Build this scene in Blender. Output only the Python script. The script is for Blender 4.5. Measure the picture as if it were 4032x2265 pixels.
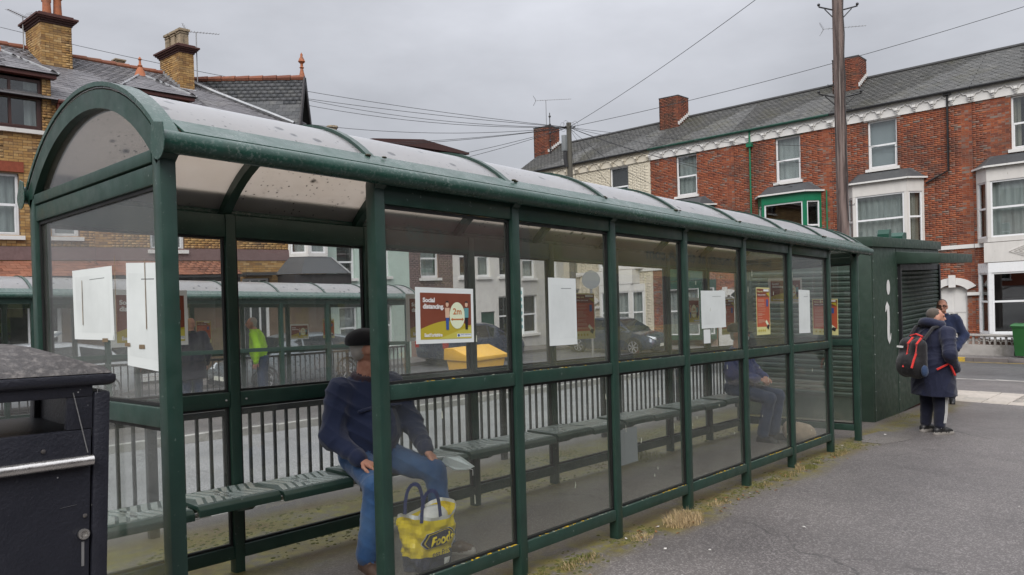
import bpy, bmesh, math, random
import numpy as np
from mathutils import Matrix, Vector
random.seed(7); rng = np.random.default_rng(11)
R = math.radians
SC = bpy.context.scene
COL = SC.collection
for o in list(bpy.data.objects): bpy.data.objects.remove(o)

# ------------------------------------------------------------------ camera
EYE = 1.701
cd = bpy.data.cameras.new('camera'); cam = bpy.data.objects.new('camera', cd); COL.objects.link(cam)
CR = ((0.66548, -0.02455, 0.74601), (-0.74593, 0.01400, 0.66587), (-0.02679, -0.99960, -0.00900))
cam.matrix_world = Matrix(((CR[0][0], -CR[0][1], -CR[0][2], 0), (CR[1][0], -CR[1][1], -CR[1][2], 0),
                           (CR[2][0], -CR[2][1], -CR[2][2], EYE), (0, 0, 0, 1)))
cd.sensor_width = 36; cd.lens = 3030 / 4032 * 36; cd.clip_start = 0.05; cd.clip_end = 900
SC.camera = cam

# ------------------------------------------------------------------ sky, sun, exposure
SUN_EL, SUN_AZ = R(44), R(212)          # azimuth measured from +X towards +Y
w = bpy.data.worlds.new('World'); SC.world = w; w.use_nodes = True
nt = w.node_tree; nt.nodes.clear()
out = nt.nodes.new('ShaderNodeOutputWorld'); bg = nt.nodes.new('ShaderNodeBackground')
sky = nt.nodes.new('ShaderNodeTexSky'); sky.sky_type = 'NISHITA'; sky.sun_disc = False
sky.sun_elevation = SUN_EL; sky.sun_rotation = R(90) - SUN_AZ; sky.air_density = 1.0; sky.dust_density = 4.0
tc = nt.nodes.new('ShaderNodeTexCoord'); sep = nt.nodes.new('ShaderNodeSeparateXYZ')
nt.links.new(tc.outputs['Generated'], sep.inputs[0])
# even overcast dome: brighter overhead than at the skyline, cloud mottling by noise
el = nt.nodes.new('ShaderNodeMapRange'); el.inputs[1].default_value = 0; el.inputs[2].default_value = 1.0
el.inputs[3].default_value = 2.75; el.inputs[4].default_value = 13.0
s0 = nt.nodes.new('ShaderNodeMath'); s0.operation = 'MAXIMUM'; s0.inputs[1].default_value = 0; nt.links.new(sep.outputs[2], s0.inputs[0])
s2 = nt.nodes.new('ShaderNodeMath'); s2.operation = 'POWER'; s2.inputs[1].default_value = 1.9; nt.links.new(s0.outputs[0], s2.inputs[0])
nt.links.new(s2.outputs[0], el.inputs[0])
mp = nt.nodes.new('ShaderNodeMapping'); mp.inputs['Scale'].default_value = (1.6, 1.6, 4.2); mp.inputs['Location'].default_value = (.3, .2, 0)
nt.links.new(tc.outputs['Generated'], mp.inputs[0])
nz = nt.nodes.new('ShaderNodeTexNoise'); nz.inputs['Scale'].default_value = 2.2; nz.inputs['Detail'].default_value = 6; nz.inputs['Roughness'].default_value = .52
nt.links.new(mp.outputs[0], nz.inputs[0])
cr = nt.nodes.new('ShaderNodeMapRange'); cr.inputs[1].default_value = .3; cr.inputs[2].default_value = .72; cr.inputs[3].default_value = .86; cr.inputs[4].default_value = 1.18
nt.links.new(nz.outputs[0], cr.inputs[0])
mu = nt.nodes.new('ShaderNodeMath'); mu.operation = 'MULTIPLY'; nt.links.new(el.outputs[0], mu.inputs[0]); nt.links.new(cr.outputs[0], mu.inputs[1])
gr = nt.nodes.new('ShaderNodeMix'); gr.data_type = 'RGBA'; gr.blend_type = 'MULTIPLY'; gr.inputs[0].default_value = 1
gr.inputs[6].default_value = (0.965, 0.985, 1.06, 1); nt.links.new(mu.outputs[0], gr.inputs[7])
mx = nt.nodes.new('ShaderNodeMix'); mx.data_type = 'RGBA'; mx.inputs[0].default_value = .06
nt.links.new(gr.outputs[2], mx.inputs[6]); nt.links.new(sky.outputs[0], mx.inputs[7])
nt.links.new(mx.outputs[2], bg.inputs[0]); bg.inputs[1].default_value = 0.1
nt.links.new(bg.outputs[0], out.inputs[0])
sl = bpy.data.lights.new('sun', 'SUN'); sl.energy = 1.5; sl.angle = R(40); sl.color = (1, .965, .92)
so = bpy.data.objects.new('sun', sl); COL.objects.link(so)
so.location = (0, 0, 30)
so.rotation_euler = Vector((-math.cos(SUN_EL) * math.cos(SUN_AZ), -math.cos(SUN_EL) * math.sin(SUN_AZ), -math.sin(SUN_EL))).to_track_quat('-Z', 'Y').to_euler()
SC.view_settings.view_transform = 'Standard'; SC.view_settings.look = 'None'
SC.view_settings.exposure = 0.75; SC.view_settings.gamma = 1
cy = SC.cycles
cy.max_bounces = 10; cy.diffuse_bounces = 3; cy.glossy_bounces = 4; cy.transmission_bounces = 4; cy.transparent_max_bounces = 40
cy.use_denoising = True; cy.caustics_reflective = False; cy.caustics_refractive = False
cy.sample_clamp_indirect = 6

# ------------------------------------------------------------------ ground height
def gz(x, y):
    x = np.clip(x, -12, 32); b = 0.035 - 0.022 * np.clip((x - 10) / 16, 0, 1)
    return -0.0405 * x - b * np.clip(y - 3.15, 0, 21)
def gzf(x, y): return float(gz(x, y))

# ------------------------------------------------------------------ materials
MATS = {}
def lin(c): return tuple(((v / 12.92) if v <= .04045 else ((v + .055) / 1.055) ** 2.4) for v in c)
def srgb(r, g, b): return lin((r / 255, g / 255, b / 255))
class NT:
    def __init__(s, name):
        s.m = bpy.data.materials.new(name); s.m.use_nodes = True; s.t = s.m.node_tree; s.t.nodes.clear()
        s.out = s.n('ShaderNodeOutputMaterial'); s.geo = s.n('ShaderNodeNewGeometry'); MATS[name] = s.m
    def n(s, k, **kw):
        a = s.t.nodes.new(k)
        for q, v in kw.items(): setattr(a, q, v)
        return a
    def l(s, a, b): s.t.links.new(a, b)
    def val(s, sock, v):
        if hasattr(v, 'is_linked') or hasattr(v, 'links'): s.l(v, sock)
        else: sock.default_value = v
    def math(s, op, a, b=0.0, c=None):
        m = s.n('ShaderNodeMath', operation=op); s.val(m.inputs[0], a); s.val(m.inputs[1], b)
        if c is not None: s.val(m.inputs[2], c)
        return m.outputs[0]
    def mapr(s, v, a, b, c=0.0, d=1.0):
        m = s.n('ShaderNodeMapRange'); s.val(m.inputs[0], v)
        for i, q in enumerate((a, b, c, d)): m.inputs[i + 1].default_value = q
        return m.outputs[0]
    def noise(s, scale, detail=4, vec=None, rough=.55, stretch=None):
        m = s.n('ShaderNodeTexNoise'); m.inputs['Scale'].default_value = scale; m.inputs['Detail'].default_value = detail; m.inputs['Roughness'].default_value = rough
        v = vec or s.geo.outputs['Position']
        if stretch:
            k = s.n('ShaderNodeMapping'); k.inputs['Scale'].default_value = stretch; s.l(v, k.inputs[0]); v = k.outputs[0]
        s.l(v, m.inputs['Vector']); return m.outputs['Fac']
    def voro(s, scale, out='Distance', feature='F1', stretch=None):
        m = s.n('ShaderNodeTexVoronoi', feature=feature); m.inputs['Scale'].default_value = scale
        v = s.geo.outputs['Position']
        if stretch:
            k = s.n('ShaderNodeMapping'); k.inputs['Scale'].default_value = stretch; s.l(v, k.inputs[0]); v = k.outputs[0]
        s.l(v, m.inputs['Vector']); return m.outputs[out]
    def mix(s, f, a, b, bt='MIX'):
        m = s.n('ShaderNodeMix', data_type='RGBA', blend_type=bt)
        s.val(m.inputs[0], f)
        for i, q in ((6, a), (7, b)):
            if isinstance(q, tuple): m.inputs[i].default_value = (*q[:3], 1)
            else: s.l(q, m.inputs[i])
        return m.outputs[2]
    def ramp(s, f, stops):
        r = s.n('ShaderNodeValToRGB'); e = r.color_ramp.elements
        while len(e) < len(stops): e.new(.5)
        for q, (p, c) in zip(e, stops): q.position = p; q.color = (*c[:3], 1)
        s.l(f, r.inputs[0]); return r.outputs[0]
    def rnd(s):
        oi = s.n('ShaderNodeObjectInfo')
        return s.math('FRACT', s.math('ADD', s.geo.outputs['Random Per Island'], oi.outputs['Random']))
    def bump(s, h, strength, dist=.01):
        b = s.n('ShaderNodeBump'); b.inputs['Strength'].default_value = strength; b.inputs['Distance'].default_value = dist
        s.l(h, b.inputs['Height']); return b.outputs[0]
    def pbsdf(s, col, rough=.5, metal=0., normal=None, spec=.5, coat=0., sheen=0.):
        p = s.n('ShaderNodeBsdfPrincipled')
        if isinstance(col, tuple): p.inputs['Base Color'].default_value = (*col[:3], 1)
        else: s.l(col, p.inputs['Base Color'])
        s.val(p.inputs['Roughness'], rough); s.val(p.inputs['Metallic'], metal)
        p.inputs['Specular IOR Level'].default_value = spec; p.inputs['Coat Weight'].default_value = coat; p.inputs['Sheen Weight'].default_value = sheen
        if normal is not None: s.l(normal, p.inputs['Normal'])
        return p.outputs[0]
    def done(s, sh): s.l(sh, s.out.inputs[0]); return s.m
def mat(name, col, rough=.5, metal=0., var=.12, vs=4., col2=None, s2=3., thr=(.5, .65), bump=0., bs=60., spec=.5, coat=0., sheen=0., island=0., stretch=None):
    k = NT(name)
    c = k.mix(1.0, tuple(col), k.ramp(k.noise(vs, 5, stretch=stretch), [(.25, (1 - var,) * 3), (.75, (1 + var,) * 3)]), 'MULTIPLY')
    if island: c = k.mix(1.0, c, k.ramp(k.rnd(), [(0, (1 - island,) * 3), (1, (1 + island,) * 3)]), 'MULTIPLY')
    if col2 is not None: c = k.mix(k.mapr(k.noise(s2, 6, rough=.62, stretch=stretch), thr[0], thr[1]), c, tuple(col2))
    nrm = k.bump(k.noise(bs, 4), bump) if bump else None
    rr = k.mapr(k.noise(vs * 2.3, 4), .3, .7, max(.02, rough - .08), min(1, rough + .08))
    return k.done(k.pbsdf(c, rr, metal, nrm, spec, coat, sheen))
def palette(name, cols, rough=.85, bump=.3, bs=90., var=.15, stain=None, ss=1.2, sthr=(.55, .7), samt=.6, spec=.3):
    k = NT(name)
    n = len(cols); stops = [(i / max(1, n - 1), c) for i, c in enumerate(cols)]
    c = k.ramp(k.rnd(), stops)
    c = k.mix(1.0, c, k.ramp(k.noise(14, 4), [(.25, (1 - var,) * 3), (.75, (1 + var,) * 3)]), 'MULTIPLY')
    if stain is not None: c = k.mix(k.math('MULTIPLY', k.mapr(k.noise(ss, 6, rough=.65), *sthr), samt), c, tuple(stain))
    return k.done(k.pbsdf(c, rough, 0, k.bump(k.noise(bs, 4), bump), spec))

def schlick(k, f0, g=1.0):
    d = k.n('ShaderNodeVectorMath', operation='DOT_PRODUCT')
    k.l(k.geo.outputs['Normal'], d.inputs[0]); k.l(k.geo.outputs['Incoming'], d.inputs[1])
    c = k.math('SUBTRACT', 1.0, k.math('ABSOLUTE', d.outputs['Value']))
    return k.math('MULTIPLY_ADD', k.math('POWER', c, 5.0), (1 - f0) * g, f0)
def glass_mat(name, tint, base, low, speck=.5, f0=.055, dirtcol=(.66, .68, .64)):
    """thin pane: clear transmission + mirror reflection + a film of grime, denser towards the bottom edge of the pane"""
    k = NT(name)
    tr = k.n('ShaderNodeBsdfTransparent'); tr.inputs[0].default_value = (*tint, 1)
    gl = k.n('ShaderNodeBsdfGlossy'); gl.inputs['Roughness'].default_value = .015
    m = k.n('ShaderNodeMixShader'); k.l(schlick(k, f0, .55), m.inputs[0]); k.l(tr.outputs[0], m.inputs[1]); k.l(gl.outputs[0], m.inputs[2])
    tcn = k.n('ShaderNodeTexCoord'); sp = k.n('ShaderNodeSeparateXYZ'); k.l(tcn.outputs['Generated'], sp.inputs[0])
    lowf = k.math('MULTIPLY', k.mapr(sp.outputs[2], .45, 0.0), low)
    cloud = k.mapr(k.noise(2.2, 5), .3, .75, .4, 1.5)
    streak = k.mapr(k.noise(1.0, 4, stretch=(26, 26, 1.1)), .60, .80, 0, .07)
    drop = k.math('MULTIPLY', k.mapr(k.voro(46, stretch=(1, 1, .55)), .10, .055), k.mapr(k.noise(5, 3), .48, .62, 0, speck))
    d = k.math('MULTIPLY', k.math('ADD', lowf, base), cloud)
    d = k.math('MINIMUM', k.math('ADD', k.math('ADD', d, streak), drop), .9)
    df = k.n('ShaderNodeBsdfDiffuse'); df.inputs[0].default_value = (*dirtcol, 1)
    tl = k.n('ShaderNodeBsdfTranslucent'); tl.inputs[0].default_value = (*dirtcol, 1)
    a = k.n('ShaderNodeMixShader'); a.inputs[0].default_value = .5; k.l(df.outputs[0], a.inputs[1]); k.l(tl.outputs[0], a.inputs[2])
    z = k.n('ShaderNodeMixShader'); k.l(d, z.inputs[0]); k.l(m.outputs[0], z.inputs[1]); k.l(a.outputs[0], z.inputs[2])
    return k.done(z.outputs[0])

# ------------------------------------------------------------------ mesh building
IDT = lambda v: v
class MB:
    def __init__(s, T=None): s.v = []; s.f = []; s.m = []; s.T = T; s.cur = 0
    def add(s, vs, fs):
        b = len(s.v)
        s.v.extend([tuple(p) if s.T is None else tuple(s.T(*p)) for p in vs]); s.f.extend([tuple(i + b for i in f) for f in fs]); s.m.extend([s.cur] * len(fs))
    def box(s, x0, x1, y0, y1, z0, z1):
        s.add([(x0, y0, z0), (x1, y0, z0), (x1, y1, z0), (x0, y1, z0), (x0, y0, z1), (x1, y0, z1), (x1, y1, z1), (x0, y1, z1)],
              [(0, 3, 2, 1), (4, 5, 6, 7), (0, 1, 5, 4), (1, 2, 6, 5), (2, 3, 7, 6), (3, 0, 4, 7)])
    def quad(s, a, b, c, d): s.add([a, b, c, d], [(0, 1, 2, 3)])
    def poly(s, pts): s.add(pts, [tuple(range(len(pts)))])
    def prism(s, pts, off):
        n = len(pts); q = [tuple(p[i] + off[i] for i in range(3)) for p in pts]
        s.add(list(pts) + q, [tuple(range(n))[::-1], tuple(range(n, 2 * n))] + [(i, (i + 1) % n, n + (i + 1) % n, n + i) for i in range(n)])
    def loft(s, secs, cap=True, closed=False):
        n = len(secs[0]); V = [p for q in secs for p in q]; F = []
        m = len(secs)
        for i in range(m - (0 if closed else 1)):
            for j in range(n):
                a, b = i * n, ((i + 1) % m) * n
                F.append((a + j, a + (j + 1) % n, b + (j + 1) % n, b + j))
        if cap and not closed: F += [tuple(range(n))[::-1], tuple(range((m - 1) * n, m * n))]
        s.add(V, F)
    def tube(s, pts, r, n=8, cap=True):
        pts = [Vector(p) for p in pts]; rs = r if isinstance(r, (list, tuple)) else [r] * len(pts); secs = []
        for i, p in enumerate(pts):
            t = (pts[min(i + 1, len(pts) - 1)] - pts[max(i - 1, 0)]).normalized()
            a = t.cross(Vector((0, 0, 1)) if abs(t.z) < .9 else Vector((1, 0, 0))).normalized(); b = t.cross(a)
            secs.append([tuple(p + (a * math.cos(2 * math.pi * k / n) + b * math.sin(2 * math.pi * k / n)) * rs[i]) for k in range(n)])
        s.loft(secs, cap)
    def lathe(s, c, prof, n=16):
        s.loft([[(c[0] + r * math.cos(2 * math.pi * k / n), c[1] + r * math.sin(2 * math.pi * k / n), c[2] + z) for k in range(n)] for r, z in prof])
    def bar(s, p, q, w, h, up=(0, 0, 1)):
        p, q = Vector(p), Vector(q); t = (q - p).normalized(); a = t.cross(Vector(up)).normalized(); b = a.cross(t)
        secs = [[tuple(c + a * (sx * w / 2) + b * (sy * h / 2)) for sx, sy in ((-1, -1), (1, -1), (1, 1), (-1, 1))] for c in (p, q)]
        s.loft(secs)
    def ball(s, c, r, n=10, m=7):
        r = r if isinstance(r, (list, tuple)) else (r, r, r)
        s.loft([[(c[0] + r[0] * math.sin(math.pi * i / m) * math.cos(2 * math.pi * k / n), c[1] + r[1] * math.sin(math.pi * i / m) * math.sin(2 * math.pi * k / n), c[2] - r[2] * math.cos(math.pi * i / m)) for k in range(n)] for i in range(1, m)])
    def build(s, name, mats, parent=None, bevel=0., smooth=False, seg=2, flip=True, kind=None, thick=None):
        me = bpy.data.meshes.new(name); me.from_pydata(s.v, [], s.f)
        mats = mats if isinstance(mats, (list, tuple)) else [mats]
        for m in mats: me.materials.append(MATS[m])
        if len(mats) > 1: me.polygons.foreach_set('material_index', s.m)
        if flip:
            bm = bmesh.new(); bm.from_mesh(me); bmesh.ops.recalc_face_normals(bm, faces=bm.faces)
            if bevel:
                bmesh.ops.bevel(bm, geom=[e for e in bm.edges if len(e.link_faces) == 2 and e.calc_face_angle(0) > .6], offset=bevel, segments=seg, affect='EDGES', profile=.6, clamp_overlap=True)
            bm.to_mesh(me); bm.free()
        o = bpy.data.objects.new(name, me); COL.objects.link(o)
        if smooth or bevel:
            me.polygons.foreach_set('use_smooth', [True] * len(me.polygons))
            try: me.set_sharp_from_angle(angle=R(38))
            except Exception: pass
        if parent is not None: o.parent = parent
        if kind: o['kind'] = kind
        return o
def rnd_mesh(name, V, F, mats, parent=None, midx=None, smooth=True):
    me = bpy.data.meshes.new(name)
    me.vertices.add(len(V)); me.vertices.foreach_set('co', np.asarray(V, np.float32).ravel())
    F = np.asarray(F, np.int32); n, q = F.shape
    me.loops.add(n * q); me.loops.foreach_set('vertex_index', F.ravel())
    me.polygons.add(n); me.polygons.foreach_set('loop_start', np.arange(n, dtype=np.int32) * q); me.polygons.foreach_set('loop_total', np.full(n, q, np.int32))
    for m in (mats if isinstance(mats, (list, tuple)) else [mats]): me.materials.append(MATS[m])
    if midx is not None: me.polygons.foreach_set('material_index', np.asarray(midx, np.int32))
    if smooth: me.polygons.foreach_set('use_smooth', np.ones(n, bool))
    me.update(calc_edges=True); me.validate()
    o = bpy.data.objects.new(name, me); COL.objects.link(o)
    if parent is not None: o.parent = parent
    return o
def thing(name, label, cat, group=None):
    o = bpy.data.objects.new(name, None); o.empty_display_size = .2; COL.objects.link(o)
    o['label'] = label; o['category'] = cat
    if group: o['group'] = group
    return o
def part(name, parent):
    o = bpy.data.objects.new(name, None); o.empty_display_size = .1; COL.objects.link(o); o.parent = parent; return o
def tag(o, label, cat, group=None):
    o['label'] = label; o['category'] = cat
    if group: o['group'] = group
    return o
def struct(o): o['kind'] = 'structure'; return o
def copy_tree(o, M, parent=None):
    """copy a thing and its parts, moved by the world matrix M (all sources sit at the origin)"""
    c = o.copy(); COL.objects.link(c)
    if parent is None: c.matrix_basis = M @ o.matrix_basis
    else: c.parent = parent
    for ch in list(o.children): copy_tree(ch, M, c)
    return c
# pieces: centre, three half-axis vectors, material; the largest in view become objects of their own, the rest one mesh
UNIT = {}
def unit_mesh(m):
    if m not in UNIT:
        b = MB(); b.box(-1, 1, -1, 1, -1, 1); o = b.build('piece_source', m); UNIT[m] = o.data; bpy.data.objects.remove(o)
    return UNIT[m]
CF = np.array([(0, 3, 2, 1), (4, 5, 6, 7), (0, 1, 5, 4), (1, 2, 6, 5), (2, 3, 7, 6), (3, 0, 4, 7)])
SG = np.array([(-1, -1, -1), (1, -1, -1), (1, 1, -1), (-1, 1, -1), (-1, -1, 1), (1, -1, 1), (1, 1, 1), (-1, 1, 1)], float)
RT = np.array(CR).T     # world -> camera axes rows
def in_view(C):
    c = (np.asarray(C) - np.array([0, 0, EYE])) @ np.array(CR)
    z = np.maximum(c[:, 2], .01); x = c[:, 0] / z * 3030; y = c[:, 1] / z * 3030
    return (c[:, 2] > .1) & (abs(x) < 2016) & (abs(y) < 1132), 1 / z, x + 2016, y + 1132
def pieces(name, parent, C, A, m, singles=0, vis=None):
    C = np.asarray(C, float); A = np.asarray(A, float)      # (N,3), (N,3,3) rows are half axes
    if len(C) == 0: return
    one = np.zeros(len(C), bool)
    if singles:
        iv, s, x, y = in_view(C)
        score = np.where(iv, s, -1)
        if vis is not None: score = np.where(vis(x, y), score, -1)
        order = np.argsort(-score)[:singles]; order = order[score[order] > 0]; one[order] = True
        me = unit_mesh(m)
        for i in order:
            o = bpy.data.objects.new(name, me); COL.objects.link(o); o.parent = parent
            a = A[i]; o.matrix_basis = Matrix(((a[0][0], a[1][0], a[2][0], C[i][0]), (a[0][1], a[1][1], a[2][1], C[i][1]), (a[0][2], a[1][2], a[2][2], C[i][2]), (0, 0, 0, 1)))
    r = ~one
    if r.any():
        V = C[r][:, None, :] + np.einsum('kj,njc->nkc', SG, A[r]); n = len(V)
        F = (CF[None] + (np.arange(n) * 8)[:, None, None]).reshape(-1, 4)
        o = rnd_mesh(name + '_courses' if singles else name, V.reshape(-1, 3), F, m, parent, smooth=False); o['kind'] = 'stuff'
# lettering is made first, while the scene is nearly empty
TEXT = {}
def make_text(s, size=1.0, shear=0., bold=0.):
    cu = bpy.data.curves.new('lettering', 'FONT'); cu.body = s; cu.size = size; cu.shear = shear; cu.offset = bold; cu.resolution_u = 3
    o = bpy.data.objects.new('lettering', cu); COL.objects.link(o)
    dg = bpy.context.evaluated_depsgraph_get(); me = bpy.data.meshes.new_from_object(o.evaluated_get(dg))
    v = [tuple(p.co) for p in me.vertices]; f = [tuple(p.vertices) for p in me.polygons]
    bpy.data.objects.remove(o); bpy.data.meshes.remove(me)
    xs = [p[0] for p in v]; ys = [p[1] for p in v]
    x0, x1, y0, y1 = min(xs), max(xs), min(ys), max(ys)
    return [((p[0] - x0) / (x1 - x0), (p[1] - y0) / (y1 - y0)) for p in v], f, (x1 - x0) / (y1 - y0)
for key, s, sh, bo in [('social', 'Social', 0, .045), ('dist', 'distancing.', 0, .045), ('2m', '2m', 0, .02), ('ey', 'EastYorkshire', 0, .04), ('er', 'EAST RIDING', 0, 0), ('stay', 'Stay safe', 0, .02), ('when', 'when you travel', 0, .01),
                       ('foods', 'Foods', .2, .03), ('price', 'est Price', .15, .01), ('join', 'Join from', 0, .01), ('month', 'a month at theAA.com', 0, .02), ('us', 'I us', 0, 0), ('fare', '£1.88', .1, .02)]:
    TEXT[key] = make_text(s, 1, sh, bo)
# ------------------------------------------------------------------ material library
def green_paint(name, col, rough=.38, wet_sheen=0.):
    k = NT(name)
    c = k.mix(1.0, col, k.ramp(k.noise(7, 5), [(.25, (.82,) * 3), (.75, (1.18,) * 3)]), 'MULTIPLY')
    c = k.mix(k.math('MULTIPLY', k.mapr(k.noise(1.1, 6, rough=.7, stretch=(6, 6, 1)), .52, .78), .38), c, (.045, .06, .045))
    c = k.mix(k.mapr(k.voro(38), .045, .02), c, (.012, .02, .016))
    c = k.mix(k.mapr(k.noise(34, 5, rough=.7), .665, .70, 0, .75), c, (.20, .24, .22))
    if wet_sheen: c = k.mix(k.math('MULTIPLY', k.mapr(k.noise(70, 3), .55, .62), k.mapr(k.noise(1.3, 3), .42, .6, 0, wet_sheen)), c, (.55, .58, .56))  # pale specks put wet glints into the gutter colour
    nz_ = k.n('ShaderNodeSeparateXYZ'); k.l(k.geo.outputs['Normal'], nz_.inputs[0])
    dust = k.math('MULTIPLY', k.mapr(nz_.outputs[2], .55, .95), k.mapr(k.noise(9, 4), .3, .7, .06, .22))
    c = k.mix(dust, c, (.22, .25, .23))
    return k.done(k.pbsdf(c, k.mapr(k.noise(12, 3), .3, .7, rough - .1, rough + .12), 0, k.bump(k.noise(160, 2), .05), .5))
green_paint('green paint', (.018, .047, .036)); green_paint('green gutter', (.019, .060, .045), .3, .16); green_paint('green kiosk', (.022, .044, .031), .5)
mat('pale sheen green', (.34, .39, .375), .22, var=.1); mat('dark rubber', (.008, .009, .009), .6)  # seat ridge green: wet sky reflection is put into its pale colour
mat('galvanised', (.33, .33, .33), .4, .6); mat('black metal', (.012, .012, .014), .42, var=.2)
glass_mat('shelter glass', (.985, .99, .985), .05, .05)
glass_mat('shelter glass lower', (.97, .985, .975), .035, .08, .35, dirtcol=(.55, .57, .49))
glass_mat('shelter glass clear', (.985, .99, .985), .028, .03, .2)
glass_mat('far glass', (.985, .99, .985), .01, .02, 0.)
def roof_sheet():
    k = NT('roof sheet')
    spot = k.mapr(k.voro(6.5), .19, .13); spot = k.math('MULTIPLY', spot, k.mapr(k.noise(1.6, 3), .40, .52))
    fine = k.math('MULTIPLY', k.mapr(k.voro(26), .2, .12), k.mapr(k.noise(2.4, 3), .47, .6))
    sp = k.math('MAXIMUM', spot, fine)
    tan = k.mix(k.mapr(k.noise(3, 5), .3, .7), (.78, .72, .65), (.84, .79, .73)); tan = k.mix(sp, tan, (.015, .013, .01))
    top = k.mix(k.mapr(k.noise(5, 6, rough=.7), .35, .8), (.60, .62, .65), (.48, .49, .51)); top = k.mix(k.math('MULTIPLY', sp, .7), top, (.05, .045, .04))
    tl = k.n('ShaderNodeBsdfTranslucent'); k.l(tan, tl.inputs[0])
    df = k.n('ShaderNodeBsdfDiffuse'); k.l(top, df.inputs[0])
    tr = k.n('ShaderNodeBsdfTransparent'); k.l(k.mix(sp, (.62, .54, .47), (.02, .02, .015)), tr.inputs[0])
    a = k.n('ShaderNodeMixShader'); a.inputs[0].default_value = .36; k.l(tl.outputs[0], a.inputs[1]); k.l(df.outputs[0], a.inputs[2])
    b = k.n('ShaderNodeMixShader'); b.inputs[0].default_value = .18; k.l(a.outputs[0], b.inputs[1]); k.l(tr.outputs[0], b.inputs[2])
    gl = k.n('ShaderNodeBsdfGlossy'); gl.inputs['Roughness'].default_value = .3
    c = k.n('ShaderNodeMixShader'); k.l(schlick(k, .035), c.inputs[0]); k.l(b.outputs[0], c.inputs[1]); k.l(gl.outputs[0], c.inputs[2])
    return k.done(c.outputs[0])
roof_sheet()
def tympanum():
    k = NT('end sheet')
    sp = k.math('MULTIPLY', k.mapr(k.voro(34), .15, .08), k.mapr(k.noise(3.5, 3), .46, .6))
    tr = k.n('ShaderNodeBsdfTransparent'); k.l(k.mix(sp, (.79, .785, .78), (.05, .05, .05)), tr.inputs[0])
    df = k.n('ShaderNodeBsdfTranslucent'); k.l(k.mix(sp, (.50, .49, .48), (.03, .03, .03)), df.inputs[0])
    a = k.n('ShaderNodeMixShader'); a.inputs[0].default_value = .2; k.l(tr.outputs[0], a.inputs[1]); k.l(df.outputs[0], a.inputs[2])
    gl = k.n('ShaderNodeBsdfGlossy'); gl.inputs['Roughness'].default_value = .03
    c = k.n('ShaderNodeMixShader'); k.l(schlick(k, .05), c.inputs[0]); k.l(a.outputs[0], c.inputs[1]); k.l(gl.outputs[0], c.inputs[2])
    return k.done(c.outputs[0])
tympanum()
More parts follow.
